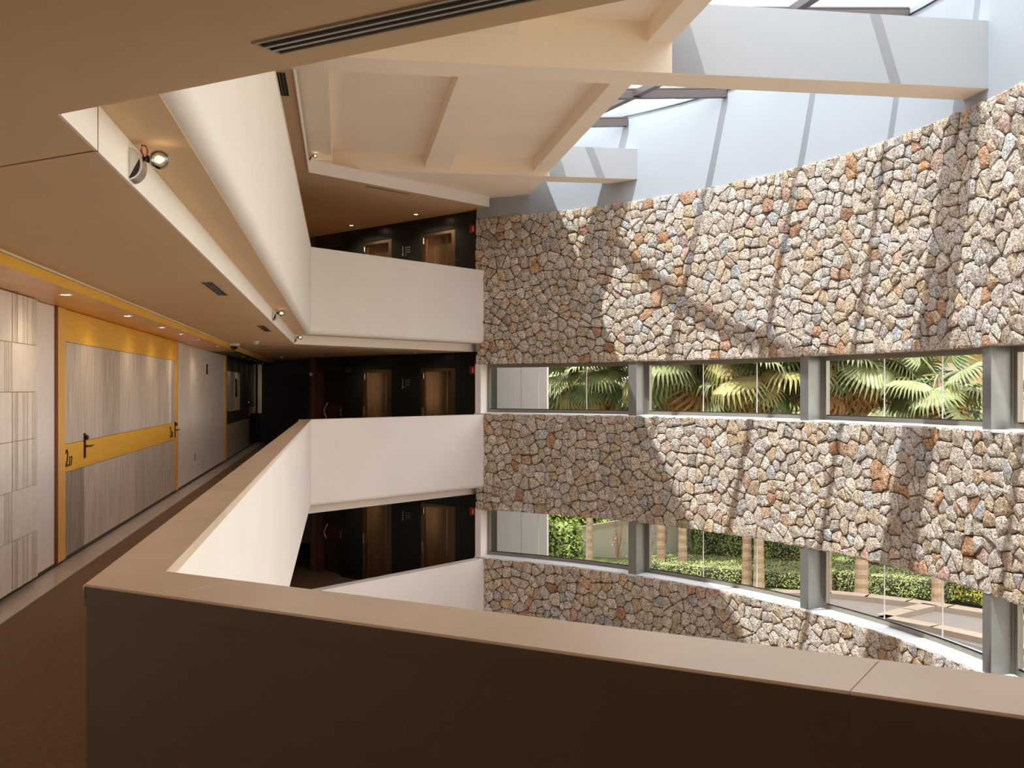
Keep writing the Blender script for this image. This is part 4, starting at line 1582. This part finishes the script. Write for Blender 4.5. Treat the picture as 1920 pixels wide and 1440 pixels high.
# rust coloured fountain grass tufts
for i, (x, y, sc) in enumerate(((13.3, 25.6, 1.0), (13.95, 25.1, 1.1), (14.7, 24.6, 1.15), (15.4, 24.0, 1.1), (16.1, 23.4, 1.1), (16.8, 22.8, 1.0))):
    root = tag(empty('fountain_grass', (x, y, GZ)), 'rust red fountain grass tuft, %s of the row by the dark hedge' % ordw[i], 'ornamental grass', 'rust red grass tufts')
    r = random.Random(50 + i)
    m = MB()
    for _ in range(70):
        a = r.uniform(0, 2 * math.pi)
        h_ = r.uniform(0.55, 1.0) * sc
        sp = r.uniform(0.15, 0.6) * sc
        w_ = r.uniform(0.012, 0.022)
        dx, dy = math.cos(a), math.sin(a)
        prev = None
        vs_, fs_ = [], []
        for k, f in enumerate((0, 0.4, 0.75, 1.0)):
            rr = sp * f ** 1.6
            zz = h_ * (f - 0.25 * f ** 4)
            ww = w_ * (1.0 if k < 3 else 0.3)
            vs_ += [(dx * rr - dy * ww, dy * rr + dx * ww, zz), (dx * rr + dy * ww, dy * rr - dx * ww, zz)]
        fs_ = [(2 * k, 2 * k + 1, 2 * k + 3, 2 * k + 2) for k in range(3)]
        m.add(vs_, fs_)
    o = m.build('blades', RUST, root)
    o['kind'] = 'stuff'

# flowering twigs against the garden wall
for i, (x, y) in enumerate(((7.7, 29.3), (8.35, 29.05), (8.9, 28.9))):
    root = tag(empty('flowering_twig_plant', (x, y, GZ)), 'sparse pink flowering plant against the pale garden wall, %s from the shrub' % ('nearest', 'second', 'third')[i], 'plant', 'flowering twigs by the garden wall')
    r = random.Random(80 + i)
    st, pts = MB(), []
    for _ in range(9):
        a = r.uniform(0, 6.28)
        tip = Vector((math.cos(a) * r.uniform(0.1, 0.45), math.sin(a) * r.uniform(0.05, 0.3), r.uniform(0.6, 1.5)))
        st.tube([(0, 0, 0), tuple(tip * 0.5 + Vector((0.03, 0, 0.05))), tuple(tip)], [0.012, 0.009, 0.004], 5)
        for k in range(7):
            pts.append(tuple(tip * r.uniform(0.4, 1.0) + Vector((r.uniform(-0.06, 0.06), r.uniform(-0.06, 0.06), r.uniform(-0.05, 0.05)))))
    st.build('stems', BARK, root)
    pts = np.array(pts)
    leaf_cloud('blossoms', pts, np.tile(np.array([[0, -0.5, 0.6]]), (len(pts), 1)), 0.075, mat('pink_blossom', (0.50, 0.22, 0.18), 0.7), root, 90 + i)

# terrace: paving with raised sand coloured kerbs
terr = struct(MB().prism([tuple(cpt(q_, 0.56)) for q_ in np.linspace(4.0, 26, 36)] + [(24, 2), (24, 8), (19.0, 18.2), (13.76, 21.1), (12.74, 22.6), (11.4, 23.8), (9.2, 23.4)], GZ, GZ + 0.02).build('ground_terrace', PAVE), 'paved terrace with sand coloured kerbs outside the lower windows')


def kerb(pts, wdt, nm='kerb'):
    for a, b in zip(pts[:-1], pts[1:]):
        a, b = Vector(a), Vector(b)
        u_ = (b - a).normalized()
        w_ = Vector((-u_.y, u_.x))
        MB().obox(a - u_ * 0.02, u_, w_, 0, (b - a).length + 0.04, -wdt / 2, wdt / 2, GZ, GZ + 0.14).build(nm, CURB, terr)


kerb([(8.6, 23.6), (10.2, 24.0), (11.4, 23.75), (12.1, 23.2), (12.74, 22.5), (13.3, 21.75), (13.8, 21.0), (14.6, 19.6), (15.2, 18.0)], 0.42)
kerb([(12.95, 22.0), (12.2, 21.6), (11.3, 21.05), (10.0, 20.2), (9.0, 19.55)], 0.36)
kerb([(11.3, 21.05), (11.9, 20.0), (12.4, 18.8), (12.8, 17.4)], 0.36)


# fan palms
def frond_mesh(name, material, seed, n=32, spread=128, L0=0.78, pet=0.62, droop=0.35):
    r = random.Random(seed)
    m = MB()
    # petiole arching along +x
    m.tube([(0, 0, 0), (pet * 0.5, 0, 0.05), (pet, 0, 0.03)], [0.020, 0.014, 0.010], 5)
    hub = Vector((pet, 0, 0.03))
    for k in range(n):
        th = R(-spread + 2 * spread * k / (n - 1))
        L_ = L0 * (0.72 + 0.28 * math.cos(th * 0.7)) * r.uniform(0.9, 1.06)
        d = Vector((math.cos(th), math.sin(th), 0))
        s_ = Vector((-math.sin(th), math.cos(th), 0))
        wmax = L_ * 0.5 * R(2 * spread / (n - 1)) * 0.92
        rows = []
        for f, wf, zz in ((0.04, 0.10, 0.0), (0.5, 1.0, -0.02), (0.78, 0.55, -0.10), (1.0, 0.03, -0.30)):
            z_ = zz * droop / 0.35 * L_ + (0.06 * math.cos(th) * f * L_) - abs(math.sin(th)) * 0.10 * f * L_
            c = hub + d * (L_ * f * (1.0 if f < 0.9 else 0.95)) + Vector((0, 0, z_))
            wd = wmax * wf
            rows.append((c - s_ * wd + Vector((0, 0, -0.25 * wd)), c + Vector((0, 0, 0.35 * wd)), c + s_ * wd + Vector((0, 0, -0.25 * wd))))
        vs_ = [p for row in rows for p in row]
        fs_ = []
        for i in range(3):
            for j in range(2):
                a = i * 3 + j
                fs_.append((a, a + 1, a + 4, a + 3))
        m.add(vs_, fs_)
    return m.mesh(name, material)


FM = [frond_mesh('frond', FROND, 1), frond_mesh('frond', FROND, 2, 32, 120, 0.85, 0.7, 0.5), frond_mesh('frond', FROND2, 3, 30, 125, 0.8, 0.6, 0.4), frond_mesh('frond', FRONDY, 4, 30, 130, 0.8, 0.65, 0.55)]
FD = frond_mesh('dead_frond', FRONDD, 5, 18, 100, 0.75, 0.45, 0.9)


def palm(x, y, h, label, r0=0.115, nf=26, seed=1, scale=1.0, dead=8, lean=(0, 0), trunk=True):
    root = tag(empty('fan_palm', (x, y, GZ)), label, 'palm tree', 'fan palms in the garden')
    r = random.Random(seed)
    rings = []
    pts, rs = [], []
    k = int(h / 0.11)
    for i in range(k + 1):
        f = i / k
        pts.append((lean[0] * f * f, lean[1] * f * f, h * f))
        rs.append(r0 * 0.86 * (1.15 - 0.25 * f + 0.25 * math.exp(-f * 9)) * (1.05 if i % 2 else 0.97))
    MB().tube(pts, rs, 12).build('trunk', BARK, root, smooth=False)
    top = Vector((lean[0], lean[1], h))
    for i in range(nf + dead):
        isd = i >= nf
        az = i * 2.399963 + r.uniform(-0.3, 0.3)
        if isd:
            el = R(r.uniform(-82, -58))
        else:
            el = R(60 - 125 * (i / nf) ** 0.7 + r.uniform(-8, 8))
        me = FD if isd else FM[r.choice((0, 0, 1, 1, 2, 3)) if i > nf * 0.3 else r.choice((0, 1, 2))]
        o = put('frond', me, root)
        sc = scale * r.uniform(0.85, 1.15)
        o.scale = (sc, sc, sc)
        o.rotation_euler = (r.uniform(-0.35, 0.35), -el, az)
        o.location = top + Vector((0, 0, r.uniform(-0.18, 0.08) - (0.25 if isd else 0)))
    return root


PALMS = [
    (6.85, 29.1, 5.6, 'slim fan palm whose trunk stands by the shrub and garden wall', 0.10, 26, 1.1),
    (8.42, 27.45, 6.3, 'fan palm with straight ringed trunk, left one of the sunlit pair', 0.11, 28, 1.2),
    (8.85, 26.95, 5.9, 'fan palm with ringed trunk, right one of the sunlit pair', 0.115, 26, 1.15),
    (9.95, 25.25, 6.2, 'fan palm with half shaded trunk in front of the rounded hedge', 0.11, 26, 1.15),
    (10.1, 24.85, 5.7, 'fan palm with thick sunlit trunk beside the half shaded one', 0.12, 26, 1.15),
    (11.45, 23.95, 6.0, 'fan palm with dark trunk just past the second steel column', 0.10, 24, 1.15),
    (12.2, 23.7, 6.1, 'fan palm with fibrous tan trunk by the terrace kerb', 0.145, 28, 1.2),
    (13.35, 22.35, 5.2, 'fan palm with dark shaded trunk near the yellow green hedge', 0.125, 18, 1.1),
]
for i, (x, y, h, lab, r0, nf, sc) in enumerate(PALMS):
    palm(x, y, h, lab, r0, nf - 6, 100 + i, sc, dead=7)
# lower young palms filling the upper window strip
YOUNG = [
    (6.9, 34.6, 5.3, 'broad leaved fan palm behind the bright hedge in the first upper window'),
    (8.6, 34.2, 5.0, 'fan palm behind the bright hedge near the first steel column'),
    (10.9, 30.6, 5.3, 'fan palm rising behind the large rounded hedge, nearer the lift lobby'),
    (12.6, 29.9, 4.9, 'fan palm rising behind the large rounded hedge, farther from the lift lobby'),
    (15.0, 27.6, 5.0, 'fan palm rising behind the dark hedge and rust plumes'),
    (18.6, 24.6, 4.8, 'fan palm standing before the apartment block'),
]
for i, (x, y, h, lab) in enumerate(YOUNG):
    palm(x, y, h, lab, 0.09, 20, 200 + i, 1.25, dead=3)

# ------------------------------------------------------------------ apartment block beyond the garden
ab = tag(empty('apartment_block', (32.0, 52.0, GZ)), 'ochre apartment block with balustraded balconies beyond the palms', 'building')
inv = Matrix.Translation(ab.location).inverted()


def apart(mb, nm, ma, par=ab):
    o = mb.build(nm, ma, par)
    if par is ab:
        o.matrix_parent_inverse = inv
    return o


BU = Vector((0.86, -0.51))       # along the facade, to the viewer's right
BV = Vector((0.51, 0.86))        # away from the viewer
B0 = Vector((23.5, 55.5))
apart(MB().obox(B0, BU, BV, 0, 26, 0.0, 8, GZ, GZ + 14), 'facade_wall', FACADE)
apart(MB().obox(B0, BU, BV, 13.2, 26, -2.2, 0, GZ, GZ + 14), 'projecting_wing', FACADE)
for fl in range(4):
    zf = GZ + 0.9 + fl * 3.0
    for u0, u1 in ((0.4, 4.2), (6.2, 10.6)):
        sl = apart(MB().obox(B0, BU, BV, u0, u1, -1.6, 0.02, zf - 0.2, zf + 0.35), 'balcony', FACADE2)
        apart(MB().obox(B0, BU, BV, u0, u1, -1.6, -1.45, zf + 0.95, zf + 1.08), 'handrail', FACADE2, sl)
        m = MB()
        k = int((u1 - u0) / 0.22)
        for i in range(k + 1):
            c = u0 + 0.08 + (u1 - u0 - 0.16) * i / k
            m.obox(B0, BU, BV, c - 0.05, c + 0.05, -1.58, -1.47, zf + 0.35, zf + 0.95)
        apart(m, 'balusters', FACADE2, sl)
        wd = apart(MB().obox(B0, BU, BV, u0 + 0.5, u1 - 0.8, -0.06, 0.02, zf + 0.35, zf + 2.35), 'window', PANE)
        apart(MB().obox(B0, BU, BV, u0 + 0.5, u1 - 0.8, -0.12, -0.05, zf + 2.0, zf + 2.4), 'shutter_box', SHUT, wd)
    for u0 in (11.2, 14.6, 17.2, 20.0, 22.8):
        b0 = -2.2 if u0 > 13.2 else 0.0
        wd = apart(MB().obox(B0, BU, BV, u0, u0 + 1.2, b0 - 0.05, b0 + 0.02, zf + 0.9, zf + 2.2), 'window', PANE)
        apart(MB().obox(B0, BU, BV, u0 - 0.08, u0 + 1.28, b0 - 0.12, b0 - 0.05, zf + 0.8, zf + 0.9), 'sill', SHUT, wd)
        apart(MB().obox(B0, BU, BV, u0, u0 + 1.2, b0 - 0.09, b0 - 0.05, zf + (1.5 if fl % 2 else 1.1), zf + 2.25), 'blind', SHUT, wd)
